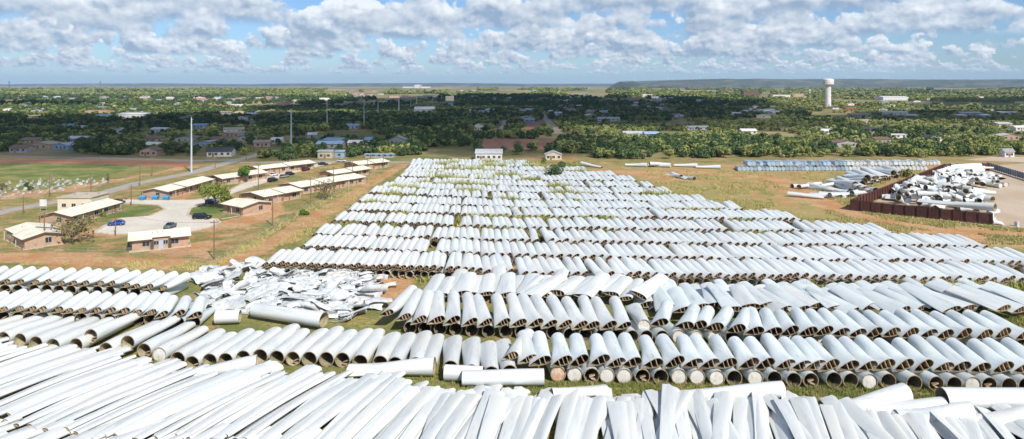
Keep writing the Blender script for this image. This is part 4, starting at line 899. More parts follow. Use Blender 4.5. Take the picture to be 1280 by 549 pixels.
# farther houses: one function, each its own size and colours
HC = {}
def hm(nm, c, rough=.8): return mat(nm, c, rough, noise=[(.7, tuple(v*.75 for v in c), .42, .7, S1)], rand=.12)
wallcols = {'white': (.72, .71, .68), 'tan': (.45, .36, .26), 'pink': (.60, .38, .30), 'blue': (.30, .42, .55), 'grey': (.38, .38, .37), 'cream': (.62, .55, .40), 'red': (.38, .13, .09), 'brown': (.16, .10, .07)}
roofcols = {'white': (.74, .74, .72), 'grey': (.34, .35, .37), 'dark': (.06, .06, .07), 'blue': (.30, .45, .60), 'brown': (.20, .13, .09), 'tan': (.42, .34, .25), 'pale': (.52, .55, .57), 'orange': (.5, .27, .15), 'red': (.4, .1, .07)}
def far_house(px, py, wpx, wc, rc, label, h=2.7, rise=1.4, depth=None, ang=0, ridge='x', wins=2, name='house', cat='house'):
    X, Y = g(px, py); W_ = wpx*Y/F; D = depth or min(W_*.8, 11)
    root = ob(name, None, None, (X, Y+D/2, 0), (0, 0, R(ang)), label=label, category=cat)
    wm, rm = hm(wc+'_wall', wallcols[wc]), hm(rc+'_roof', roofcols[rc], .6)
    a, b = W_/2, D/2; w_ = MB(); w_.box(-a, a, -b, b, 0, h)
    if ridge == 'x': w_.add([(-a, -b, h), (-a, b, h), (-a, 0, h+rise)], [(0, 2, 1)]); w_.add([(a, -b, h), (a, b, h), (a, 0, h+rise)], [(0, 1, 2)])
    else: w_.add([(-a, -b, h), (a, -b, h), (0, -b, h+rise)], [(0, 1, 2)]); w_.add([(-a, b, h), (a, b, h), (0, b, h+rise)], [(0, 2, 1)])
    w_.build('wall', wm, root)
    e = .4; rf = MB(); t = .14
    if ridge == 'x':
        k = rise/b*e; V = [(-a-e, -b-e, h-k), (a+e, -b-e, h-k), (a+e, 0, h+rise), (-a-e, 0, h+rise), (-a-e, b+e, h-k), (a+e, b+e, h-k)]
        V2 = [(x, y, z+t) for x, y, z in V]; rf.add(V+V2, [(6, 7, 8, 9), (9, 8, 11, 10), (3, 2, 1, 0), (4, 5, 2, 3), (0, 1, 7, 6), (5, 4, 10, 11), (0, 6, 9, 3), (3, 9, 10, 4), (1, 2, 8, 7), (2, 5, 11, 8)])
    else:
        k = rise/a*e; V = [(-a-e, -b-e, h-k), (0, -b-e, h+rise), (a+e, -b-e, h-k), (-a-e, b+e, h-k), (0, b+e, h+rise), (a+e, b+e, h-k)]
        V2 = [(x, y, z+t) for x, y, z in V]; rf.add(V+V2, [(7, 10, 9, 6), (8, 11, 10, 7), (0, 3, 4, 1), (1, 4, 5, 2), (0, 1, 7, 6), (1, 2, 8, 7), (4, 3, 9, 10), (5, 4, 10, 11), (3, 0, 6, 9), (2, 5, 11, 8)])
    rf.build('roof', rm, root)
    for i in range(wins):
        x = -a+W_*(i+.5)/wins; window(root, x, -b-.04, .9, min(1.4, W_/wins*.45), 1.2, 3)
    if wins >= 2: d = MB(); d.box(-.5, .5, -.06, .03, .05, 2.1); o = d.build('door', M_door, root); o.location = (-a+W_/wins, -b-.02, 0)
    return (X, Y, max(W_, D)*.62)
HX = []
def FH(*a, **k): HX.append(far_house(*a, **k))
FH(611, 200, 33, 'white', 'pale', 'white house with a pale blue-grey roof at the head of the blade field', h=3.4, rise=1.7, wins=5, depth=11)
FH(692, 200, 20, 'cream', 'pale', 'cream house with a porch right of the green tree behind the field', h=2.8, rise=1.6, wins=3, ridge='y')
FH(272, 196, 29, 'white', 'dark', 'white house with a dark roof by the road left of the tall pole', h=2.8, rise=1.7, wins=4, ang=8)
FH(185, 195, 21, 'pink', 'brown', 'salmon house with a brown roof beyond the green field', wins=3, ridge='y', h=3, rise=1.6)
FH(272, 179, 18, 'pink', 'brown', 'salmon house in the trees behind the tall pole', wins=2)
FH(192, 178, 22, 'tan', 'brown', 'tan house with a wide brown roof among dark trees', wins=3)
FH(94, 178.5, 24, 'blue', 'pale', 'pale-roofed blue house among the trees at the left', wins=3)
FH(84.5, 161, 18, 'tan', 'blue', 'house with a light blue roof, second row of trees at the left', wins=2)
FH(100, 163.5, 14, 'white', 'pale', 'small pale house right of the light blue roof', wins=2)
FH(150, 167, 9, 'white', 'white', 'tiny white gabled house among the left trees', wins=1, ridge='y', h=3)
FH(22, 191, 21, 'grey', 'brown', 'dull grey house at the left end of the far road', wins=3)
FH(163, 148, 35, 'white', 'white', 'long white warehouse at the upper left', h=4.5, rise=1.5, wins=6, depth=26, cat='warehouse', name='warehouse')
FH(129, 149, 17, 'white', 'blue', 'smaller white shed left of the long warehouse', h=4, rise=1, wins=2)
FH(120, 143, 28, 'pink', 'orange', 'low orange building behind the white warehouse', h=4.5, rise=.8, wins=3, depth=20)
FH(345, 180, 14, 'white', 'white', 'small white house behind the long grey-roofed one', wins=2)
FH(390, 173, 11, 'grey', 'white', 'narrow white-roofed shed in the shaded trees', wins=1)
FH(411, 185.5, 32, 'grey', 'blue', 'house with a long light blue roof behind the right row', wins=4)
FH(406, 198, 18, 'cream', 'pale', 'cream and white shed at the end of the street', wins=2, h=3.6, rise=.6)
FH(424, 197, 12, 'blue', 'blue', 'blue shed right of the cream one at the street end', wins=1, h=3.2, rise=.6)
FH(443, 184, 17, 'white', 'white', 'row of white sheds left of the grey gabled house', wins=3)
FH(461, 181.5, 10, 'white', 'blue', 'small white box-like house beside the grey gabled house', wins=1, h=3.6)
FH(496, 181, 23, 'grey', 'grey', 'grey gabled house with a steep roof', ridge='y', h=3, rise=2.4, wins=2)
FH(474, 197.5, 36, 'grey', 'blue', 'long low blue-roofed shelter at the edge of the street', h=1.8, rise=.3, wins=5, depth=4, cat='shelter', name='shelter')
FH(598, 162.5, 13, 'white', 'orange', 'white gabled house with an orange roof on a rise', ridge='y', h=3.4, rise=2, wins=2)
FH(530, 140.5, 25, 'grey', 'pale', 'big pale-roofed shed in the dark trees', h=4.5, rise=3.2, wins=3, depth=24, cat='shed', name='shed')
FH(562, 126, 10, 'cream', 'white', 'tall cream building beyond the shaded trees', h=10, rise=1, wins=1)
FH(352, 131, 15, 'pink', 'orange', 'pinkish building left of the far poles', h=5, rise=1, wins=2, depth=20)
FH(662, 153, 12, 'blue', 'blue', 'light blue house left of the dirt road', wins=2)
FH(698, 144, 9, 'white', 'white', 'small white house right of the dirt road top', wins=1)
FH(761, 151.5, 28, 'white', 'pale', 'long white house in the shaded scrub', wins=5)
FH(792, 171.5, 24, 'white', 'pale', 'white bungalow at the edge of the dark wood', wins=4)
FH(815, 172, 18, 'grey', 'blue', 'blue-grey bungalow right of the white one', wins=3)
FH(755, 142, 10, 'white', 'blue', 'small white house behind the long white one', wins=1)
FH(873, 163, 26, 'white', 'white', 'long white trailer house in the sunlit scrub', h=3, rise=.5, wins=4)
FH(937, 168, 19, 'cream', 'white', 'white-roofed house by bare ground at the right', wins=3)
FH(812, 121, 18, 'white', 'white', 'long white building far behind the shaded quarter', h=7, rise=1, wins=3, depth=30)
FH(939, 121, 19, 'brown', 'dark', 'dark flat-topped block on the far town edge', h=19, rise=.4, wins=5, depth=25, name='office_block', cat='building')
FH(1119, 144, 33, 'white', 'white', 'long white shed in the scrub right of the water tower', h=4, rise=1, wins=5)
FH(1094, 166, 24, 'grey', 'dark', 'dark-roofed house in the right scrub', wins=3)
FH(1123, 173, 21, 'white', 'white', 'white-roofed trailer right of the dark-roofed house', h=2.6, rise=.3, wins=3)
FH(1034, 168, 12, 'white', 'white', 'small white roof in the scrub below the water tower', wins=1)
FH(1077, 146, 25, 'tan', 'tan', 'tan house row in the scrub behind the dark-roofed house', wins=4)
FH(1065, 138, 13, 'red', 'red', 'red-roofed building right of the water tower base', wins=2)
FH(1214, 144, 27, 'grey', 'pale', 'pale-roofed house in the far right scrub', wins=4)
FH(1262, 143.5, 25, 'white', 'pale', 'pale-roofed sheds near the right edge', wins=4)
FH(1262, 196.5, 12, 'white', 'grey', 'white trailer house behind the scrapyard fence', wins=2, h=3)
FH(1120, 125.5, 32, 'white', 'white', 'very long white building on the far right plain', h=8, rise=2, wins=5, depth=40)
FH(998, 121, 15, 'pink', 'tan', 'pinkish far building left of the water tower', h=9, rise=1, wins=2)
FH(977, 122, 22, 'white', 'tan', 'long pale far building left of the pinkish one', h=8, rise=1, wins=3)
FH(1277, 163.5, 14, 'white', 'white', 'white roof at the right edge of the scrub', wins=2)
FH(521, 110.3, 6, 'white', 'white', 'white industrial plant on the horizon', h=34, rise=6, wins=1, depth=200, cat='plant', name='industrial_plant')
FH(510, 110.2, 14, 'white', 'white', 'low white halls left of the horizon plant', h=14, rise=3, wins=1, depth=100, cat='plant', name='industrial_plant')
FH(531, 110.2, 12, 'white', 'white', 'low white halls right of the horizon plant', h=14, rise=3, wins=1, depth=100, cat='plant', name='industrial_plant')
r = random.Random(88); wk = ['white', 'white', 'tan', 'grey', 'cream', 'pink', 'blue']; rk = ['white', 'pale', 'grey', 'dark', 'brown', 'tan', 'blue', 'white']; n = 0
zones = [((0, 330), (128, 150), 24), ((0, 330), (113, 127), 75), ((330, 700), (112, 127), 60), ((690, 960), (114, 148), 50), ((960, 1280), (113, 150), 30), ((560, 690), (126, 150), 10), ((220, 480), (160, 185), 10), ((0, 220), (160, 190), 8), ((1040, 1280), (150, 185), 6)]
zn = ['upper left', 'far left town', 'middle distance', 'shaded town', 'right scrub', 'dirt lane quarter', 'trees behind the estate', 'trees past the field', 'near right scrub']
for (xa, xb), (ya, yb), m in zones:
    zi = zones.index(((xa, xb), (ya, yb), m)); L_ = []
    for i in range(m): L_.append((r.uniform(xa, xb), r.uniform(ya, yb)))
    L_.sort()
    for i, (x, y) in enumerate(L_):
        X, Y = g(x, y)
        if any(math.hypot(X-a, Y-b) < c+6 for a, b, c in HX): continue
        wpx = r.uniform(9, 17)*F/Y if y > 125 else r.uniform(12, 34)*F/Y; wc, rc = r.choice(wk), r.choice(rk)
        FH(x, y, wpx, wc, rc, f'{wc} building, {rc} roof, {ordn(i+1)} from left in the {zn[zi]}', h=2.8 if y > 125 else 4.5, rise=1.3, ang=r.uniform(-25, 25), ridge=r.choice('xy'), wins=2 if y > 150 else 1)
# ------------------------------------------------------------------ poles, water tower, masts, turbines
M_wood = mat('weathered_pole', (.20, .12, .075), .9); M_steel = mat('galvanised_pole', (.48, .54, .58), .5, noise=[(.5, (.42, .48, .52), .4, .7, S1)]); M_wire = mat('wire', (.04, .04, .04), .6)
poles = [((29,267.5),(245.5)),((55.4,306.8),266),((113.7,246),217),((144.3,295),261.6),((164,257),231),((61.5,246.5),218),((174.9,232.5),204.8),((190,220),196.5),((267.6,324.3),274.8),((340.8,282),245),((388.3,255.2),222),((417,238),207.7),((440.8,228),202),((459.4,218),197),((479,210),190),((269,210),196),((308,200),186),((323,237),205)]
where = ['at the left edge by the road','beside the ragged tree at the left','across the road from the cemetery','beside the blue car','by the bare-limbed tree near the office house','among the gravestones','on the far side of the road','at the end of the green field','nearest the blades by the cul-de-sac fence','right of the corner house','beside the straggly tree','nearly touching the third right house','by the third right house corner','beside the farthest right house','right of the farthest right house','near the foot of the tall steel pole','by the far road junction','by the round green tree']
for (b, top), wh in zip(poles, where):
    X, Y = g(*b); h = (b[1]-top)*Y/F; root = ob('utility_pole', None, None, (X, Y, 0), label='weathered wooden utility pole '+wh, category='utility pole', group='wooden utility poles round the housing estate')
    q = MB(); q.tube([(0, 0, -.2), (0, 0, h)], [.17, .11], 8); q.build('shaft', M_wood, root)
    q = MB(); q.box(-.9, .9, -.06, .06, h-.7, h-.55); q.build('crossarm', M_wood, root)
    for xx in (-.8, -.3, .3, .8): q = MB(); q.tube([(0, 0, 0), (0, 0, .16)], [.04, .05], 6); o = q.build('insulator', M_frame, root); o.location = (xx, 0, h-.55)
    if wh.startswith(('nearest', 'across', 'right of the corner')): q = MB(); q.tube([(0, 0, -.35), (0, 0, .35)], [.2, .2], 10); o = q.build('transformer', M_vent, root); o.location = (.32, 0, h-1.5)
def wire(a, b, sag, name, lab):
    pts = [(a[0]+(b[0]-a[0])*t, a[1]+(b[1]-a[1])*t, a[2]+(b[2]-a[2])*t-4*sag*t*(1-t)) for t in [i/12 for i in range(13)]]
    q = MB(); q.tube(pts, [.022]*13, 4); q.build(name, M_wire, None, label=lab, category='power line', group='power lines between the poles')
seq = [1, 3, 8, 9, 10, 11, 12, 13]
for i, j in zip(seq[:-1], seq[1:]):
    (b1, t1), (b2, t2) = poles[i], poles[j]; p, q = g(*b1), g(*b2)
    wire((*p, (b1[1]-t1)*p[1]/F-.45), (*q, (b2[1]-t2)*q[1]/F-.45), 1.2, 'power_line', f'thin dark power line from the pole {where[i]}')
tall = [((239.3,215.5),147),((363.9,186),136),((408.8,160.5),129),((455,158.5),124.5),((472.5,146.5),126),((498.6,142.5),119.5),((513.5,137),120),((520.8,135),121),((541,128.5),119),((552,126),118.5),((562,123),118),((567,121.5),117.5)]
for i, (b, t) in enumerate(tall):
    X, Y = g(*b); h = (b[1]-t)*Y/F; rr_ = .45 if i == 0 else .55
    root = ob('steel_pole', None, None, (X, Y, 0), label=f'tall pale tubular steel transmission pole, {ordn(i+1)} of the line counted from the left', category='transmission pole', group='tall steel transmission poles')
    q = MB(); q.tube([(0, 0, 0), (0, 0, h)], [rr_, rr_*.5], 12); q.build('shaft', M_steel, root)
    for k in range(4): q = MB(); s_ = -1 if k % 2 else 1; q.tube([(0, 0, h-1-k*2.2), (s_*1.1, 0, h-.8-k*2.2)], [.07, .03], 6); q.build('insulator_arm', M_steel, root)
def lathe(prof, n=32):
    q = MB(); vs = [(r_*cos(2*pi*j/n), r_*sin(2*pi*j/n), z) for r_, z in prof for j in range(n)]; q.add(vs, [(i*n+j, i*n+(j+1) % n, (i+1)*n+(j+1) % n, (i+1)*n+j) for i in range(len(prof)-1) for j in range(n)]); return q
def water_tower():
    X, Y = g(1035, 133); s = Y/F; root = ob('water_tower', None, None, (X, Y, 0), label='white water tower with a fluted column and a wide drum tank above the scrub', category='water tower')
    m = mat('tower_white', (.74, .72, .70), .5, noise=[(.1, (.66, .63, .60), .4, .6, S1)]); h = 34.5*s; r0 = 3.45*s; rt_ = 6.9*s; n = 24; q = MB(); vs = []
    for z in (0, h*.72, h*.78): 
        for j in range(n*2): a = pi*j/n; k = r0*(1 if j % 2 else .95); vs.append((k*cos(a), k*sin(a), z))
    q.add(vs, [(i*2*n+j, i*2*n+(j+1) % (2*n), (i+1)*2*n+(j+1) % (2*n), (i+1)*2*n+j) for i in range(2) for j in range(2*n)]); q.build('column', m, root)
    lathe([(r0, h*.74), (rt_*.85, h*.775), (rt_, h*.80), (rt_, h*.965), (rt_*.93, h*.985), (rt_*.5, h*1.0), (0.01, h*1.005)], 40).build('tank', m, root)
    lathe([(rt_+.05, h*.84), (rt_+.12, h*.845), (rt_+.12, h*.86), (rt_+.05, h*.865)], 40).build('band', mat('tower_band', (.55, .5, .58), .5), root)
    q = MB(); q.tube([(0, 0, h), (0, 0, h+3)], [.25, .1], 6); q.build('aerial', M_steel, root); q = MB(); q.box(-1.4, 1.4, -r0-.1, -r0+.3, 0, 3.4); q.build('door', M_vent, root)
water_tower()
def small_tower():
    X, Y = g(1012, 119.5); s = Y/F; root = ob('water_tower', None, None, (X, Y, 0), label='small far water tower left of the big one', category='water tower'); m = mat('tower_pink', (.7, .6, .56), .6)
    lathe([(1.0*s*.5, 0), (.5*s, 5*s)], 12).build('column', m, root); lathe([(.5*s, 5*s), (1.4*s, 5.6*s), (1.4*s, 7*s), (.3*s, 7.6*s), (0.01, 7.6*s)], 16).build('tank', m, root)
small_tower()
for i, (x, y, t, lab) in enumerate(((11.5,133,101.5,'dark lattice mast at the far left edge'),(125.5,137,101,'slender lattice mast left of the white warehouse'),(1102,112.5,104,'far mast among the wind turbines right of the water tower'),(1107,160,151,'brown lattice mast in the right scrub'))):
    X, Y = g(x, y); h = (y-t)*Y/F; root = ob('lattice_mast', None, None, (X, Y, 0), label=lab, category='mast'); w_ = .35+.0035*h*1.2; q = MB(); m = mat('mast_paint', (.2, .2, .22), .6)
    for a, b in ((-1, -1), (1, -1), (1, 1), (-1, 1)): q.tube([(a*w_, b*w_, 0), (a*w_*.6, b*w_*.6, h)], [.09, .07], 4)
    q.build('leg', m, root); q = MB(); nb = 14
    for k in range(nb):
        z0, z1 = h*k/nb, h*(k+1)/nb; s_ = 1 if k % 2 else -1
        for yy in (-1, 1): q.tube([(s_*w_, yy*w_, z0), (-s_*w_*.9, yy*w_*.9, z1)], [.05, .05], 4)
    q.build('bracing', m, root)
    for k in range(3): q = MB(); q.tube([(0, 0, 0), (0, 0, 2.2)], [.3, .3], 6); o = q.build('antenna', m, root); o.location = (w_*(k-1), -w_, h*.93)
    q = MB(); q.tube([(0, 0, h), (0, 0, h+3)], [.08, .04], 4); q.build('spike', m, root)
M_turb = mat('turbine_white', (.85, .86, .86), .4)
tb = [(793,12800),(840,13500),(875,12500),(905,12800),(1024,12600),(1060,12200),(1064,13000),(1103,11800),(1106.5,12500),(1111,12100),(1169,12000),(1179,12700),(1214,13500),(835,14000),(1250,13300)]
def turb_parts():
    t = lathe([(2.2, 0), (1.4, 78)], 10); n_ = MB(); n_.box(-1.8, 1.8, -3.5, 5, 78, 81.6); bl_ = MB()
    bl_.add([(-.9, -3.8, 1.5), (.9, -4.1, 1.5), (1.5, -4.1, 8), (.15, -4.0, 42), (-.15, -3.9, 42), (-1.1, -3.8, 8)], [(0, 1, 2, 5), (5, 2, 3, 4), (5, 2, 1, 0), (4, 3, 2, 5)])
    return t.mesh('tower', [M_turb]), n_.mesh('nacelle', [M_turb]), bl_.mesh('blade', [M_turb])
tm, nm_, bm_ = turb_parts(); r = random.Random(9)
for i, (x, Y) in enumerate(sorted(tb)):
    X = (x-640)*Y/F; z = 100; root = ob('wind_turbine', None, None, (X, Y, z), label=f'tiny white wind turbine on the mesa, {ordn(i+1)} from the left', category='wind turbine', group='wind turbines along the horizon')
    ob('tower', tm, root); ob('nacelle', nm_, root); a0 = r.uniform(0, 2)
    for k in range(3): ob('blade', bm_, root, (0, 0, 80), (0, a0+2*pi*k/3, 0))
# ------------------------------------------------------------------ chain-link fence and plank posts
def wire_fence(pts, step, h, label):
    a = pts[0]; root = ob('chain_link_fence', None, None, (a[0], a[1], 0), label=label, category='fence'); m = mat('fence_post', (.30, .27, .23), .8)
    P = []; 
    for p, q in zip(pts[:-1], pts[1:]):
        n = max(1, int(math.dist(p, q)/step)); P += [(p[0]+(q[0]-p[0])*i/n-a[0], p[1]+(q[1]-p[1])*i/n-a[1]) for i in range(n)]
    P.append((pts[-1][0]-a[0], pts[-1][1]-a[1])); pm = MB(); pm.tube([(0, 0, 0), (0, 0, h+.05)], [.05, .05], 6); me = pm.mesh('post', [m])
    for p in P: ob('post', me, root, (p[0], p[1], 0))
    for z in (h, h*.55, .15): q = MB(); q.tube([(x, y, z) for x, y in P], [.02]*len(P), 4); q.build('wire', mat('fence_wire', (.35, .35, .34), .5), root)
wire_fence(G((210,324),(275,326),(364,273),(420,243),(469,218),(500,205)), 3.4, 1.5, 'chain-link fence between the housing estate and the blade field')
wire_fence(G((0,313.5),(110,317),(168,318),(236,318)), 6, 1.4, 'low wire fence behind the house nearest the blades')
wire_fence(G((0,248),(60,243),(110,238),(150,229),(200,216)), 7, 1.3, 'wire fence round the cemetery')
# ------------------------------------------------------------------ vehicles
def car_body(L, Wd, Hh, kind):
    """side outline as stations (y, z) and width factors; nose at -y"""
    hb = .62 if kind != 'pickup' else .66; b = MB(); top = MB(); gl = MB()
    zb = Hh*.17; zs = Hh*hb
    lower = [(-L*.5, zb+.15, zs*.78), (-L*.47, zb, zs*.92), (-L*.25, zb, zs*.98), (0, zb, zs), (L*.3, zb, zs*1.01), (L*.46, zb, zs*1.0), (L*.5, zb+.12, zs*.9)]
    wf = [.80, .93, 1, 1, 1, .97, .88]; vs = []
    for (y, z0, z1), f in zip(lower, wf):
        a = Wd/2*f; vs += [(-a*.94, y, z0), (-a, y, (z0+z1)*.5), (-a*.93, y, z1), (a*.93, y, z1), (a, y, (z0+z1)*.5), (a*.94, y, z0)]
    n = 6; fs = [(i*n+j, (i+1)*n+j, (i+1)*n+(j+1) % n, i*n+(j+1) % n) for i in range(len(lower)-1) for j in range(n)]+[tuple(range(n)), tuple(range((len(lower)-1)*n+n-1, (len(lower)-1)*n-1, -1))]
    b.add(vs, fs)
    c = {'sedan': (-.22, -.06, .22, .38), 'suv': (-.2, -.08, .40, .47), 'hatch': (-.22, -.06, .3, .46), 'pickup': (-.2, -.08, .12, .18)}[kind]
    a0, a1 = Wd*.45, Wd*.37; y = [k*L for k in c]; zt = Hh
    gl.add([(-a0, y[0], zs-.02), (a0, y[0], zs-.02), (a0, y[3], zs-.02), (-a0, y[3], zs-.02), (-a1, y[1], zt-.05), (a1, y[1], zt-.05), (a1, y[2], zt-.05), (-a1, y[2], zt-.05)],
           [(0, 1, 5, 4), (1, 2, 6, 5), (2, 3, 7, 6), (3, 0, 4, 7)])
    top.add([(-a1-.02, y[1]-.04, zt-.06), (a1+.02, y[1]-.04, zt-.06), (a1+.02, y[2]+.04, zt-.06), (-a1-.02, y[2]+.04, zt-.06), (-a1*.9, y[1]+.1, zt), (a1*.9, y[1]+.1, zt), (a1*.9, y[2]-.1, zt), (-a1*.9, y[2]-.1, zt)],
            [(4, 5, 6, 7), (0, 1, 5, 4), (1, 2, 6, 5), (2, 3, 7, 6), (3, 0, 4, 7), (3, 2, 1, 0)])
    for s_ in (-1, 1):
        for t in (0, .52, 1):
            yb = y[0]+(y[3]-y[0])*t; yt = y[1]+(y[2]-y[1])*t; top.tube([(s_*(a0+.005), yb, zs-.02), (s_*(a1+.01), yt, zt-.05)], [.05, .04], 4)
    return b, top, gl
M_tyre = mat('tyre', (.02, .02, .02), .9); M_hub = mat('wheel_rim', (.4, .4, .42), .35, 1); M_cg = mat('car_glass', (.02, .025, .03), .08); M_hl = mat('headlight_lens', (.75, .75, .72), .15); M_tl = mat('tail_light', (.35, .02, .02), .3)
def vehicle(px, py, heading, kind, col, label, L=4.7, Wd=1.85, Hh=1.5):
    X, Y = g(px, py); root = ob('car', None, None, (X, Y, .03), (0, 0, R(heading)), label=label, category='car')
    m = mat('car_paint_%02x%02x%02x' % tuple(int(v*255) for v in col), col, .3); b, t, gl = car_body(L, Wd, Hh, kind)
    b.build('body', m, root, True); t.build('cabin_frame', m, root); gl.build('windows', M_cg, root)
    for sy_ in (-1, 1):
        for s_ in (-1, 1):
            q = MB(); q.tube([(-.12, 0, 0), (.12, 0, 0)], [.34, .34], 14); o = q.build('wheel', M_tyre, root); o.location = (s_*(Wd/2-.1), sy_*L*.31, .34)
            q = MB(); q.tube([(s_*.12, 0, 0), (s_*.135, 0, 0)], [.2, .2], 10); q.build('rim', M_hub, o)
    for s_ in (-1, 1):
        q = MB(); q.box(-.2, .2, -.06, .05, -.08, .1); o = q.build('headlight', M_hl, root); o.location = (s_*Wd*.3, -L*.485, Hh*.43)
        q = MB(); q.box(-.15, .15, -.05, .06, -.1, .12); o = q.build('tail_light', M_tl, root); o.location = (s_*Wd*.34, L*.49, Hh*.5)
        q = MB(); q.box(-.1, .1, -.08, .08, -.06, .07); o = q.build('wing_mirror', m, root); o.location = (s_*(Wd/2+.06), -L*.2, Hh*.62)
    q = MB(); q.box(-Wd*.36, Wd*.36, -.04, .04, -.12, .1); o = q.build('bumper', M_tyre, root); o.location = (0, -L*.49, Hh*.26)
vehicle(145.5, 281.8, -73, 'hatch', (.008, .07, .34), 'bright blue hatchback at the left side of the cul-de-sac', 4.2, 1.8, 1.5)
vehicle(252.5, 274, -93+180, 'suv', (.012, .014, .02), 'black sport utility vehicle at the right kerb of the cul-de-sac', 5.1, 1.95, 1.8)
vehicle(212.5, 285.5, 2, 'pickup', (.10, .12, .14), 'dark grey vehicle half hidden behind the front house', 4.6, 1.85, 1.6)
vehicle(340.8, 227, 160, 'suv', (.015, .015, .018), 'black car nearest in the row parked along the street', 4.7, 1.9, 1.75)
vehicle(342, 220, 165, 'sedan', (.7, .7, .7), 'white car parked on the far side of the street')
vehicle(355.5, 222.3, 160, 'suv', (.25, .26, .27), 'grey car parked just ahead of the black one', 4.5, 1.85, 1.6)
vehicle(362.3, 219.4, 160, 'suv', (.02, .022, .03), 'dark car parked in front of the grey one', 4.6, 1.85, 1.7)
vehicle(382.3, 213.4, 165, 'suv', (.09, .02, .025), 'dark red car parked by the second house of the right row', 4.7, 1.9, 1.8)
vehicle(373.5, 209.9, 110, 'hatch', (.35, .48, .65), 'pale blue car near the top of the street')
vehicle(384, 206.6, 130, 'suv', (.01, .03, .07), 'dark blue car farthest up the street', 4.6, 1.85, 1.65)
vehicle(404, 206.5, 90, 'sedan', (.02, .02, .03), 'dark car on the cross street by the right row')
vehicle(142, 257.5, 60, 'sedan', (.01, .04, .2), 'dark blue car in the shade of the office house')
vehicle(147, 254.4, 80, 'sedan', (.015, .02, .04), 'black car behind the dark blue one at the office house')
vehicle(265, 254.5, 90, 'suv', (.01, .03, .12), 'blue car under the leafy tree', 4.0, 1.8, 1.5)
vehicle(427, 202.5, 85, 'sedan', (.5, .5, .5), 'silver car by the sheds at the street end')
# blue bins
for i, (x, y) in enumerate(((178.5,250.2),(194,250),(207.7,250.3))):
    X, Y = g(x, y); root = ob('refuse_bin', None, None, (X, Y, .03), (0, 0, .1), label=('leftmost','middle','rightmost')[i]+' of three blue refuse skips in front of the long tan house', category='skip', group='blue refuse skips')
    m = mat('skip_blue', (.03, .20, .42), .5, noise=[(2, (.05, .28, .5), .4, .7, S1)]); q = MB(); q.add([(-.75, -.7, .12), (.75, -.7, .12), (.75, .7, .12), (-.75, .7, .12), (-.95, -.95, 1.05), (.95, -.95, 1.05), (.95, .85, 1.35), (-.95, .85, 1.35)], [(3, 2, 1, 0), (0, 1, 5, 4), (1, 2, 6, 5), (2, 3, 7, 6), (3, 0, 4, 7)]); q.build('body', m, root)
    q = MB(); q.add([(-1, -1, 1.06), (1, -1, 1.06), (1, .9, 1.38), (-1, .9, 1.38), (-.95, -.5, 1.35), (.95, -.5, 1.35), (.95, .6, 1.52), (-.95, .6, 1.52)], [(0, 1, 5, 4), (1, 2, 6, 5), (2, 3, 7, 6), (3, 0, 4, 7), (4, 5, 6, 7)]); q.build('lid', mat('lid_blue', (.08, .32, .5), .4), root)
    for s_ in (-1, 1): q = MB(); q.box(-.07, .07, -.4, .4, -.12, .12); o = q.build('lifting_pocket', m, root); o.location = (s_*.96, 0, .75)
def sign():
    X, Y = g(54, 264); root = ob('notice_board', None, None, (X, Y, 0), label='blank white board on posts behind the office house', category='sign'); q = MB(); q.box(-1.1, 1.1, -.05, .05, 1.5, 3.6); q.build('board', hm('white_wall', wallcols['white']), root)
    for s_ in (-1, 1): q = MB(); q.box(-.06, .06, -.04, .08, 0, 1.6); o = q.build('post', M_vent, root); o.location = (s_*.9, .08, 0)
sign()
# cemetery
M_st = mat('gravestone', (.58, .56, .54), .7, noise=[(1, (.45, .43, .42), .4, .7, S1)], rand=.5); GS = []
for i in range(4):
    q = MB(); w_, h = (.9, 1.0) if i == 0 else (1.3, .8) if i == 1 else (1.5, 1.0) if i == 2 else (1.0, .5); n = 7; pr = [(-w_/2, 0), (w_/2, 0)]+[(w_/2*cos(pi*k/n), h*(.75+.25*sin(pi*k/n))) for k in range(n+1)]; n2 = len(pr)
    q.add([(x, -.12, z+.12) for x, z in pr]+[(x, .12, z+.12) for x, z in pr], [tuple(range(n2)), tuple(range(2*n2-1, n2-1, -1))]+[(k, n2+k, n2+(k+1) % n2, (k+1) % n2) for k in range(n2)]); q.box(-w_*.6, w_*.6, -.3, .3, 0, .14)
    if i != 3: q.box(-w_*.45, w_*.45, -2.1, -.3, 0, .1)
    GS.append(q.mesh('gravestone', [M_st]))
CP = G((0,249),(45,243),(95,236),(135,228),(128,224),(60,224),(0,228)); r = random.Random(12); xs = [p[0] for p in CP]; ys = [p[1] for p in CP]; gp = []
for _ in range(6000):
    if len(gp) >= 95: break
    x, y = r.uniform(min(xs), max(xs)), r.uniform(min(ys), max(ys)); y = round(y/2.8)*2.8
    if bool(inside(np.array([x]), np.array([y]), CP)[0]) and all(abs(x-a)*.7+abs(y-b) > 2.3 for a, b in gp): gp.append((x, y))
gp.sort()
for i, (x, y) in enumerate(gp): ob('gravestone', GS[r.randrange(4)], None, (x, y, 0), (0, 0, r.gauss(0, .1)), (r.uniform(.5, .85),)*3, label=f'pale gravestone, {ordn(i+1)} from the left in the cemetery', category='gravestone', group='gravestones in the cemetery by the road')
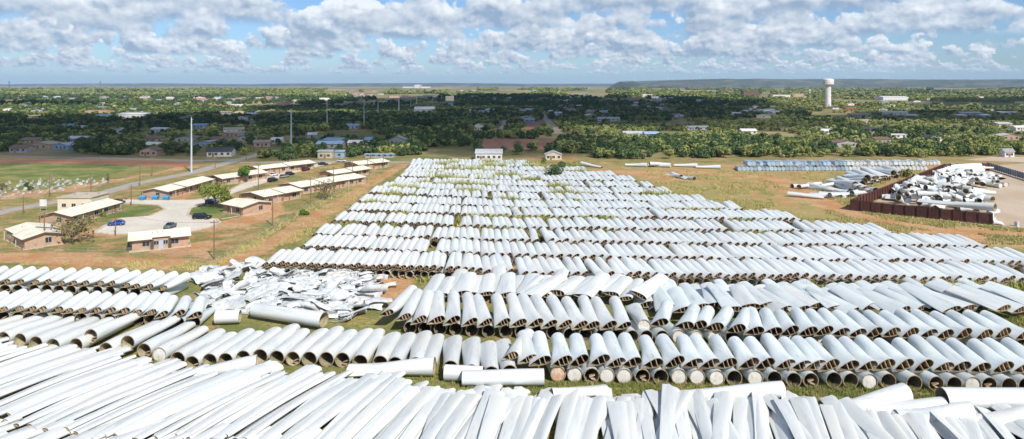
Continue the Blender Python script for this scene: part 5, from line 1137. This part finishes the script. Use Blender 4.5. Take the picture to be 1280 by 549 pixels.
# ------------------------------------------------------------------ trees
def leafmat(nm, c1, c2, c3):
    m = bpy.data.materials.new(nm); m.use_nodes = True; nt = m.node_tree; N = nt.nodes; L = nt.links; b = N['Principled BSDF']; b.inputs['Roughness'].default_value = .7; b.inputs['Specular IOR Level'].default_value = .25
    geo = N.new('ShaderNodeNewGeometry')
    def ns(s, lo, hi):
        n = N.new('ShaderNodeTexNoise'); n.inputs['Scale'].default_value = s; n.inputs['Detail'].default_value = 3; L.new(geo.outputs['Position'], n.inputs[0]); k = N.new('ShaderNodeMapRange'); L.new(n.outputs[0], k.inputs[0]); k.inputs[1].default_value = lo; k.inputs[2].default_value = hi; return k.outputs[0]
    def mx(f, a, b_):
        k = N.new('ShaderNodeMix'); k.data_type = 'RGBA'; L.new(f, k.inputs[0])
        for q, v in ((6, a), (7, b_)):
            if isinstance(v, tuple): k.inputs[q].default_value = (*v, 1)
            else: L.new(v, k.inputs[q])
        return k.outputs[2]
    c = mx(ns(.03, .42, .6), c1, c2); c = mx(ns(.35, .45, .65), c, c3); c = mx(ns(4, .5, .75), c, tuple(v*.6 for v in c1))
    L.new(c, b.inputs['Base Color']); return m
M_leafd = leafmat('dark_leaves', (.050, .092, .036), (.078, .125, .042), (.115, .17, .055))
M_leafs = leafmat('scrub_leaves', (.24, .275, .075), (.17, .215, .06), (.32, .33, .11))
M_leafl = leafmat('light_leaves', (.16, .21, .035), (.19, .23, .04), (.22, .25, .07))
M_leafg = leafmat('green_leaves', (.07, .15, .02), (.09, .18, .03), (.12, .2, .04))
M_leaft2 = leafmat('pale_scrub_leaves', (.34, .35, .13), (.28, .30, .10), (.40, .38, .18))
M_bark = mat('bark', (.17, .13, .10), .95); M_leaft = leafmat('tan_leaves', (.16, .15, .06), (.12, .12, .05), (.20, .18, .09))
def crown_mesh(seed, rad, h0, h1, nb, nl, leaf, m, name='crown', gap=0):
    r = random.Random(seed); bl = []
    for i in range(nb):
        a = r.uniform(0, 2*pi); d = rad*sqrt(r.random())*.75; z = h0+(h1-h0)*r.uniform(.15, .85); q = rad*r.uniform(.28, .55); bl.append((d*cos(a), d*sin(a), z, q, min(q*.8, (h1-h0)*.45)))
    V = np.zeros((nl, 4, 3)); 
    for i in range(nl):
        x, y, z, q, qz = bl[r.randrange(nb)]; th = r.uniform(0, 2*pi); u = r.uniform(-.75, 1); s = sqrt(1-u*u); k = r.uniform(.78, 1.06)
        c = Vector((x+q*k*s*cos(th), y+q*k*s*sin(th), max(h0*.8, z+qz*k*u)))
        nrm = Vector((s*cos(th)+r.gauss(0, .5), s*sin(th)+r.gauss(0, .5), u+r.gauss(.2, .5))).normalized(); a = nrm.orthogonal().normalized(); a.rotate(Matrix.Rotation(r.uniform(0, 6.28), 3, nrm)) if False else None
        b = nrm.cross(a); ang = r.uniform(0, 6.28); a2 = a*cos(ang)+b*sin(ang); b2 = nrm.cross(a2); l = leaf*r.uniform(.6, 1.4)
        for j, (p, q2) in enumerate(((-1, -.6), (1, -.7), (.8, .7), (-.9, .6))): V[i, j] = c+a2*l*p*.5+b2*l*q2*.5
    me = bpy.data.meshes.new(name); me.vertices.add(nl*4); me.vertices.foreach_set('co', V.ravel().astype(np.float32)); me.loops.add(nl*4); me.loops.foreach_set('vertex_index', np.arange(nl*4, dtype=np.int32)); me.polygons.add(nl); me.polygons.foreach_set('loop_start', np.arange(nl, dtype=np.int32)*4)
    me.materials.append(m); me.update(calc_edges=True); return me, bl
def trunk_mesh(seed, bl, h0, r0, lean=(0, 0), nlimb=7):
    r = random.Random(seed); q = MB(); top = (lean[0], lean[1], h0); q.tube([(0, 0, -.1), (lean[0]*.5, lean[1]*.5, h0*.5), top], [r0, r0*.8, r0*.65], 7)
    for b in bl[:nlimb]: q.tube([top, ((top[0]+b[0])/2+r.gauss(0, .2), (top[1]+b[1])/2, (h0+b[2])/2+.2), (b[0], b[1], b[2])], [r0*.5, r0*.3, r0*.1], 5)
    return q.mesh('trunk', [M_bark])
def tree(px, py, wpx, hpx, m, label, seed, lean=(0, 0), nb=9, nl=1300, leaf=.34, bare=.28, name='tree', dens=1, group=None, loc=None):
    X, Y = loc or g(px, py); s = Y/F; h = hpx*s; rad = wpx*s/2; me, bl = crown_mesh(seed, rad, h*bare, h, nb, int(nl*dens), leaf, m)
    root = ob(name, None, None, (X, Y, 0), label=label, category='tree' if name != 'bush' else 'bush', group=group); 
    ob('crown', me, root, (lean[0], lean[1], 0)); b2 = [(b[0]+lean[0], b[1]+lean[1], *b[2:]) for b in bl]; ob('trunk', trunk_mesh(seed, b2, h*bare*1.1, max(.12, rad*.07), lean), root)
tree(90, 305, 52, 33, M_leaft, 'ragged half-bare tree in front of the leftmost house', 1, nb=12, nl=650, leaf=.42, bare=.2)
tree(269, 260, 40, 33, M_leafl, 'leafy yellow-green tree at the cul-de-sac corner', 2, nb=13, nl=2000, leaf=.42, bare=.3)
tree(283, 261, 20, 22, M_leafl, 'thinner pale tree right of the leafy one', 3, nb=7, nl=500, leaf=.4)
tree(297, 228.5, 19, 21, M_leafg, 'round dense bright green tree beside the second left house', 4, lean=(2, 0), nb=9, nl=1500, leaf=.5)
tree(408, 248, 30, 20, M_leaft, 'straggly olive tree in the grass beside the right row', 5, nb=9, nl=520, leaf=.42, bare=.2)
tree(152, 262, 12, 17, M_leaft, 'small bare-limbed tree by the office house', 6, nb=7, nl=60, leaf=.35)
tree(360, 206, 28, 23, M_leafd, 'big dark green tree at the top of the left row', 7, nb=10, nl=1200, leaf=.7, bare=.25)
tree(134.5, 229, 2.6, 13, M_leafd, 'narrow dark cypress in the cemetery', 8, nb=14, nl=350, leaf=.35, bare=.05)
tree(695, 227, 29, 27, M_leafd, 'round green tree standing among the far rows', 9, nb=12, nl=1700, leaf=.45, bare=.05)
tree(2, 238, 14, 9, M_leaft, 'low olive bush at the left edge of the cemetery', 10, nb=7, nl=400, bare=.05, name='bush')
tree(126, 271, 12, 6, M_leafl, 'rounded bright hedge bush before the office house', 11, nb=6, nl=500, leaf=.25, bare=.02, name='bush')
tree(380, 269, 12, 7.5, M_leafg, 'low green bush against the estate fence', 12, nb=6, nl=500, leaf=.28, bare=.02, name='bush')
tree(1131, 222, 16, 10, M_leafs, 'wide green shrub between the blue-grey rows and the rust wall', 13, nb=10, nl=900, leaf=.45, bare=.02, name='bush')
tree(36, 240, 9, 7, M_leafd, 'small dark bush among the gravestones', 14, nb=5, nl=250, bare=.05, name='bush')
tree(33, 234, 9, 6, M_leafd, 'small dark tree behind the cemetery bush', 15, nb=5, nl=250, bare=.15)
tree(573, 211, 22, 9, M_leafs, 'olive bush in the second-farthest row gap', 16, nb=8, nl=500, bare=.02, name='bush')
tree(717, 212, 24, 11, M_leafs, 'low bushes right of the round green tree', 17, nb=8, nl=600, bare=.02, name='bush')
tree(680, 210, 10, 12, M_leafg, 'small bright tree left of the round green tree', 18, nb=6, nl=400, bare=.1)
tree(578, 203, 7, 6, M_leafg, 'small bright bush at the far edge of the field', 19, nb=6, nl=300, bare=.05, name='bush')
tree(1150, 197, 30, 9, M_leafs, 'low scrub bush behind the back corner of the scrapyard', 20, nb=9, nl=600, leaf=.7, bare=.05, name='bush')
# the nearest trees of the wood, one by one
kinds = []
for i in range(6):
    me, bl = crown_mesh(30+i, 3.3, 1.1, 5.6, 9, 620, .62, M_leafd if i < 3 else M_leafs); kinds.append((me, trunk_mesh(30+i, bl, 1.3, .18)))
EX = [(X, Y, c) for X, Y, c in HX]
roads = [G((-120,192),(0,195),(120,197.5),(248,201),(300,199.5)), G((300,203.5),(395,201.5),(450,202.5),(560,201.5)), G((698,167),(688,155),(678,143.5)), G((239,216.4),(290,202),(345,188)), G((0,168),(160,166),(330,167)), G((622,166),(632,150))]
OPEN = [G((0,250),(215,216),(262,205),(250,196),(0,193)), G((360,216),(560,205),(560,194.5),(480,196),(410,199)), G((598,190),(695,187),(700,174),(600,174)), G((655,203),(742,203),(742,192),(655,192)),
        G((585,203),(640,203),(640,192),(585,192)), G((655,164),(676,164),(686,152),(655,152)), G((760,205),(1160,209),(1500,206),(1500,198.5),(915,197.5),(760,200)), G((1180,216),(1500,230),(1500,195),(1232,194.5)), G((530,198),(590,198),(590,184),(530,184)), G((1050,184.5),(1280,186),(1280,183.5),(1050,183))]
def ok_mask(X, Y, marg=2.5, ystart=True):
    k = np.ones(len(X), bool)
    for p in OPEN: k &= ~inside(X, Y, p)
    for rd in roads: k &= seg_dist(X, Y, rd) > 4+marg
    for hx, hy, c in EX:
        m = (np.abs(X-hx) < 60) & (np.abs(Y-hy) < 60); dx, dy = X-hx, Y-hy
        # keep the view side of each house open
        fr = (np.abs(dx-hx/hy*dy) < c*.8+1) & (dy < 0) & (dy > -c-.085*hy); k &= ~((m & (np.hypot(dx, dy-2) < c+marg)) | (fr & (rs.rand(len(X)) < .85)))
    return k
rs = np.random.RandomState(5)
def start_y(X):
    px = np.array([-900, 0, 330, 480, 560, 640, 760, 915, 1160, 1240, 2200]); py = np.array([191.5, 191.5, 198, 196, 197.5, 196, 200.5, 197.5, 196, 196, 196])
    return px, py
def candidates(n, ya, yb):
    u = rs.rand(n); Y = np.sqrt(ya*ya+u*(yb*yb-ya*ya)); X = (rs.rand(n)*2-1)*Y*.93
    px = 640+X*F/Y; py = HY+F*H/Y; a, b = start_y(X); return X, Y, px, py, py < np.interp(px, a, b)
X, Y, px, py, k = candidates(4200, 340, 800); k &= ok_mask(X, Y); k &= (np.abs(px-640) < 660)
X, Y, px, py = X[k], Y[k], px[k], py[k]; o_ = np.argsort(Y)[:300]; o_ = o_[np.argsort(px[o_])]
used = []
def zone_name(x, y): 
    a = 'past the green field' if x < 250 else 'past the estate' if x < 500 else 'past the blade field' if x < 760 else 'past the lone roots' if x < 920 else 'past the blue-grey rows' if x < 1180 else 'past the scrapyard'
    return a
zc = {}
for i in o_:
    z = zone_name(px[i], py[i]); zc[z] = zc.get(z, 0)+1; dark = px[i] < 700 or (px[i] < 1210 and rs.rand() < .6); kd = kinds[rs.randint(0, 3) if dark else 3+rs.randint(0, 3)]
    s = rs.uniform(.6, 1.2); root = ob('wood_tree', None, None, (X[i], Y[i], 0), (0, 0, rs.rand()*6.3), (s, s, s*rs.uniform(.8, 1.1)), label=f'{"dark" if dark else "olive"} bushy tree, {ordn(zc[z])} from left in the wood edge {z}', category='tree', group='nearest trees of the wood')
    ob('crown', kd[0], root); ob('trunk', kd[1], root); used.append((X[i], Y[i]))
ylim = max(Y[i] for i in o_)
# everything farther: woods nobody could count, scattered with geometry nodes
def wood(name, label, meshes, X, Y, S, bias=None):
    me = bpy.data.meshes.new(name); n = len(X); me.vertices.add(n); co = np.stack([X, Y, np.zeros(n)], 1).astype(np.float32); me.vertices.foreach_set('co', co.ravel()); me.update()
    a = me.attributes.new('size', 'FLOAT', 'POINT'); a.data.foreach_set('value', S.astype(np.float32)); a = me.attributes.new('turn', 'FLOAT', 'POINT'); a.data.foreach_set('value', (rs.rand(n)*6.28).astype(np.float32))
    o = ob(name, me, kind='stuff', label=label, category='wood'); ng = bpy.data.node_groups.new(name, 'GeometryNodeTree'); ng.interface.new_socket('Geometry', in_out='INPUT', socket_type='NodeSocketGeometry'); ng.interface.new_socket('Geometry', in_out='OUTPUT', socket_type='NodeSocketGeometry')
    N = ng.nodes; L = ng.links; gi = N.new('NodeGroupInput'); go = N.new('NodeGroupOutput'); col = bpy.data.collections.new(name+'_kinds')
    for m in meshes: q = bpy.data.objects.new('crown_kind', m); col.objects.link(q)
    ci = N.new('GeometryNodeCollectionInfo'); ci.inputs['Collection'].default_value = col; ci.inputs['Separate Children'].default_value = True; ci.inputs['Reset Children'].default_value = True
    ip = N.new('GeometryNodeInstanceOnPoints'); ip.inputs['Pick Instance'].default_value = True; L.new(gi.outputs[0], ip.inputs['Points']); L.new(ci.outputs[0], ip.inputs['Instance'])
    def attr(nm):
        k = N.new('GeometryNodeInputNamedAttribute'); k.data_type = 'FLOAT'; k.inputs['Name'].default_value = nm; return k.outputs[0]
    cx = N.new('ShaderNodeCombineXYZ'); L.new(attr('turn'), cx.inputs[2]); L.new(cx.outputs[0], ip.inputs['Rotation']); L.new(attr('size'), ip.inputs['Scale']); L.new(ip.outputs[0], go.inputs[0])
    md = o.modifiers.new('scatter', 'NODES'); md.node_group = ng; return o
def crowns(m, seed, n=3, nl=220, leaf=1.0, rad=3.2): return [crown_mesh(seed+i, rad, .3, 5.2, 7, nl, leaf, m, 'crown_kind')[0] for i in range(n)]
def split(X, Y, px, py):
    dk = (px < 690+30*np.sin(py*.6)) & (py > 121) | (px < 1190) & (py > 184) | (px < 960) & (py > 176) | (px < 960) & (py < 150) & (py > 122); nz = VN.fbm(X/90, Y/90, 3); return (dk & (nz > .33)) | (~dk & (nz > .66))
X, Y, px, py, k = candidates(44000, 345, 1150); k &= ok_mask(X, Y, 1.5); k &= VN.fbm(X/40, Y/55, 4) > np.where((px > 690), np.where(py > 178, .25, .46), .38); k &= np.array([True]*len(X))
k &= Y > 358
X, Y, px, py = X[k], Y[k], px[k], py[k]; d = split(X, Y, px, py); S = rs.uniform(.55, 1.25, len(X))
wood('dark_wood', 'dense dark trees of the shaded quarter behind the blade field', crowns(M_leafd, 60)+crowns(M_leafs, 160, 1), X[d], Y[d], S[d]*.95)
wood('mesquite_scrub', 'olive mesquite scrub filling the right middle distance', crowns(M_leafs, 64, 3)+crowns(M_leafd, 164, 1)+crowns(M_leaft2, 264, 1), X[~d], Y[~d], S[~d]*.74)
EX2 = EX; X, Y, px, py, k = candidates(60000, 1150, 5200); k &= ok_mask(X, Y, 3); k &= VN.fbm(X/160, Y/420, 4) > .42+.12*np.clip((Y-1500)/1500, 0, 1)+.14*np.clip((Y-2600)/1800, 0, 1); X, Y, px, py = X[k], Y[k], px[k], py[k]; d = split(X, Y, px, py)
S = rs.uniform(.9, 2.0, len(X))*np.clip(Y/1500, 1, 2.4)
wood('far_dark_wood', 'far dark woods beyond the town', crowns(M_leafd, 70, 2, 70, 2.2, 4), X[d], Y[d], S[d]*.75)
wood('far_scrub', 'far olive scrub reaching to the plain', crowns(M_leafs, 74, 2, 70, 2.2, 4), X[~d], Y[~d], S[~d]*.75)
# ------------------------------------------------------------------ weeds and tufts
def tufts(name, label, P, m, nb, hh, seed, w_=.09):
    r = np.random.RandomState(seed); V = []; 
    P = np.array(P); n = len(P); T = []
    for k in range(nb):
        a = r.rand(n)*6.28; d = r.rand(n)*P[:, 3]; x = P[:, 0]+d*np.cos(a); y = P[:, 1]+d*np.sin(a); h = hh*P[:, 2]*(.5+r.rand(n)); b = r.rand(n)*6.28; dx, dy = np.cos(b)*w_*P[:, 2]**.5, np.sin(b)*w_*P[:, 2]**.5; lx, ly = (r.rand(n)-.5)*h*.8, (r.rand(n)-.5)*h*.8
        z = np.zeros(n); T.append(np.stack([np.stack([x-dx, y-dy, z], 1), np.stack([x+dx, y+dy, z], 1), np.stack([x+lx+dx*.5, y+ly+dy*.5, h], 1)], 1))
    V = np.concatenate(T).reshape(-1, 3).astype(np.float32); m_ = len(V)//3; me = bpy.data.meshes.new(name); me.vertices.add(len(V)); me.vertices.foreach_set('co', V.ravel()); me.loops.add(len(V)); me.loops.foreach_set('vertex_index', np.arange(len(V), dtype=np.int32)); me.polygons.add(m_); me.polygons.foreach_set('loop_start', np.arange(m_, dtype=np.int32)*3); me.materials.append(m); me.update(calc_edges=True)
    ob(name, me, kind='stuff', label=label, category='weeds')
M_weed = leafmat('weed_blades', (.36, .37, .09), (.26, .30, .07), (.48, .44, .17)); M_dryg = leafmat('dry_grass_blades', (.46, .41, .16), (.36, .36, .12), (.56, .47, .23)); M_grn = leafmat('green_grass_blades', (.26, .28, .07), (.19, .23, .06), (.40, .36, .14))
r = random.Random(31); P = []
for nm, pl, sp in rowsdef:
    Q = [g(x, y, 1.9) for x, y in pl]
    Ls = [0]
    for a, b in zip(Q[:-1], Q[1:]): Ls.append(Ls[-1]+math.dist(a, b))
    for _ in range(int(Ls[-1]*3.0)):
        s = r.uniform(0, Ls[-1]); x = float(np.interp(s, Ls, [p[0] for p in Q])); y = float(np.interp(s, Ls, [p[1] for p in Q]))-r.uniform(.6, 4.5); v = float(VN.fbm(x/8, y/6, 3)); thr = float(np.interp(y, [150, 230, 300], [.60, .50, .44]))
        if v > thr: P.append((x, y, (1.2+min(2.2, (v-thr)*18))*float(np.interp(y, [150, 230, 330], [.8, 1.3, 1.6])), 1.1))
tufts('weeds', 'yellow-green weeds growing in the lanes between the blade rows', P, M_weed, 22, .74, 1, .13)
P = []
for i in range(1500): x, y = g(r.uniform(660, 1250), 0+r.uniform(478, 498)); P.append((x, y, r.uniform(.5, 1.2), .35))
for i in range(500): x, y = g(r.uniform(160, 300), r.uniform(452, 470)); P.append((x, y, r.uniform(.5, 1.5), .35))
for i in range(600): x, y = g(r.uniform(380, 660), r.uniform(466, 492)); P.append((x, y, r.uniform(.5, 1.1), .35))
for i in range(900): x, y = g(r.uniform(800, 1290), r.uniform(432, 447)); P.append((x, y, r.uniform(.8, 1.8), .4))
for i in range(500): x, y = g(r.uniform(1130, 1290), r.uniform(398, 408)); P.append((x, y, r.uniform(.8, 1.8), .4))
for i in range(400): x, y = g(r.uniform(1205, 1235), r.uniform(505, 535)); P.append((x, y, r.uniform(.6, 1.2), .4))
tufts('grass_tufts', 'green and straw coloured grass at the foot of the near stacks', P, M_grn, 14, .42, 2, .05)
P = []
for i in range(34000):
    x, y = g(r.uniform(740, 1290), r.uniform(214, 306))
    if float(VN.fbm(x/9, y/14, 3)) > .43 and not bool((seg_dist(np.array([x]), np.array([y]), TRACKS[0][0]) < 3)[0]): P.append((x, y, r.uniform(.5, 1.3), .6))
yd = G((1063,264),(1240,283),(1420,300),(1500,205),(1180,210)); k = ~inside(np.array([p[0] for p in P]), np.array([p[1] for p in P]), yd); fld = G((500,204),(740,208),(932,265),(1127,297),(1300,312),(1300,560),(300,560)); k &= ~inside(np.array([p[0] for p in P]), np.array([p[1] for p in P]), fld)
P = [p for p, q in zip(P, k) if q]
tufts('dry_grass', 'dry yellow grass over the right hand field', P, M_dryg, 9, .5, 3, .10)
P = []
for i in range(16000):
    x, y = g(r.uniform(0, 500), r.uniform(208, 338))
    d = float(seg_dist(np.array([x]), np.array([y]), G((275,328),(364,274),(469,219)))[0])
    if (d < 1.6 or (x > -64 and x < -52 and float(VN.fbm(x/5, y/9, 3)) > .5) or y < 151 and float(VN.fbm(x/5, y/5, 3)) > .5) and not bool(inside(np.array([x]), np.array([y]), bulb)[0]): P.append((x, y, r.uniform(.6, 1.5), .5))
tufts('verge_grass', 'rough grass along the estate fence and the strip before the blades', P, M_dryg, 9, .42, 4, .08)
# ------------------------------------------------------------------ air
def haze():
    q = MB(); q.box(-15000, 15000, -300, 17500, -6, 230); m = bpy.data.materials.new('air'); m.use_nodes = True; nt = m.node_tree; nt.nodes.clear(); o_ = nt.nodes.new('ShaderNodeOutputMaterial'); v = nt.nodes.new('ShaderNodeVolumePrincipled')
    v.inputs['Color'].default_value = (.55, .76, 1, 1); v.inputs['Density'].default_value = HAZE; v.inputs['Anisotropy'].default_value = 0.0; nt.links.new(v.outputs[0], o_.inputs['Volume']); q.build('haze', m, kind='stuff', label='thin blue air over the plain')
HAZE = 4.3e-5
haze()
print('objects', len(bpy.data.objects))
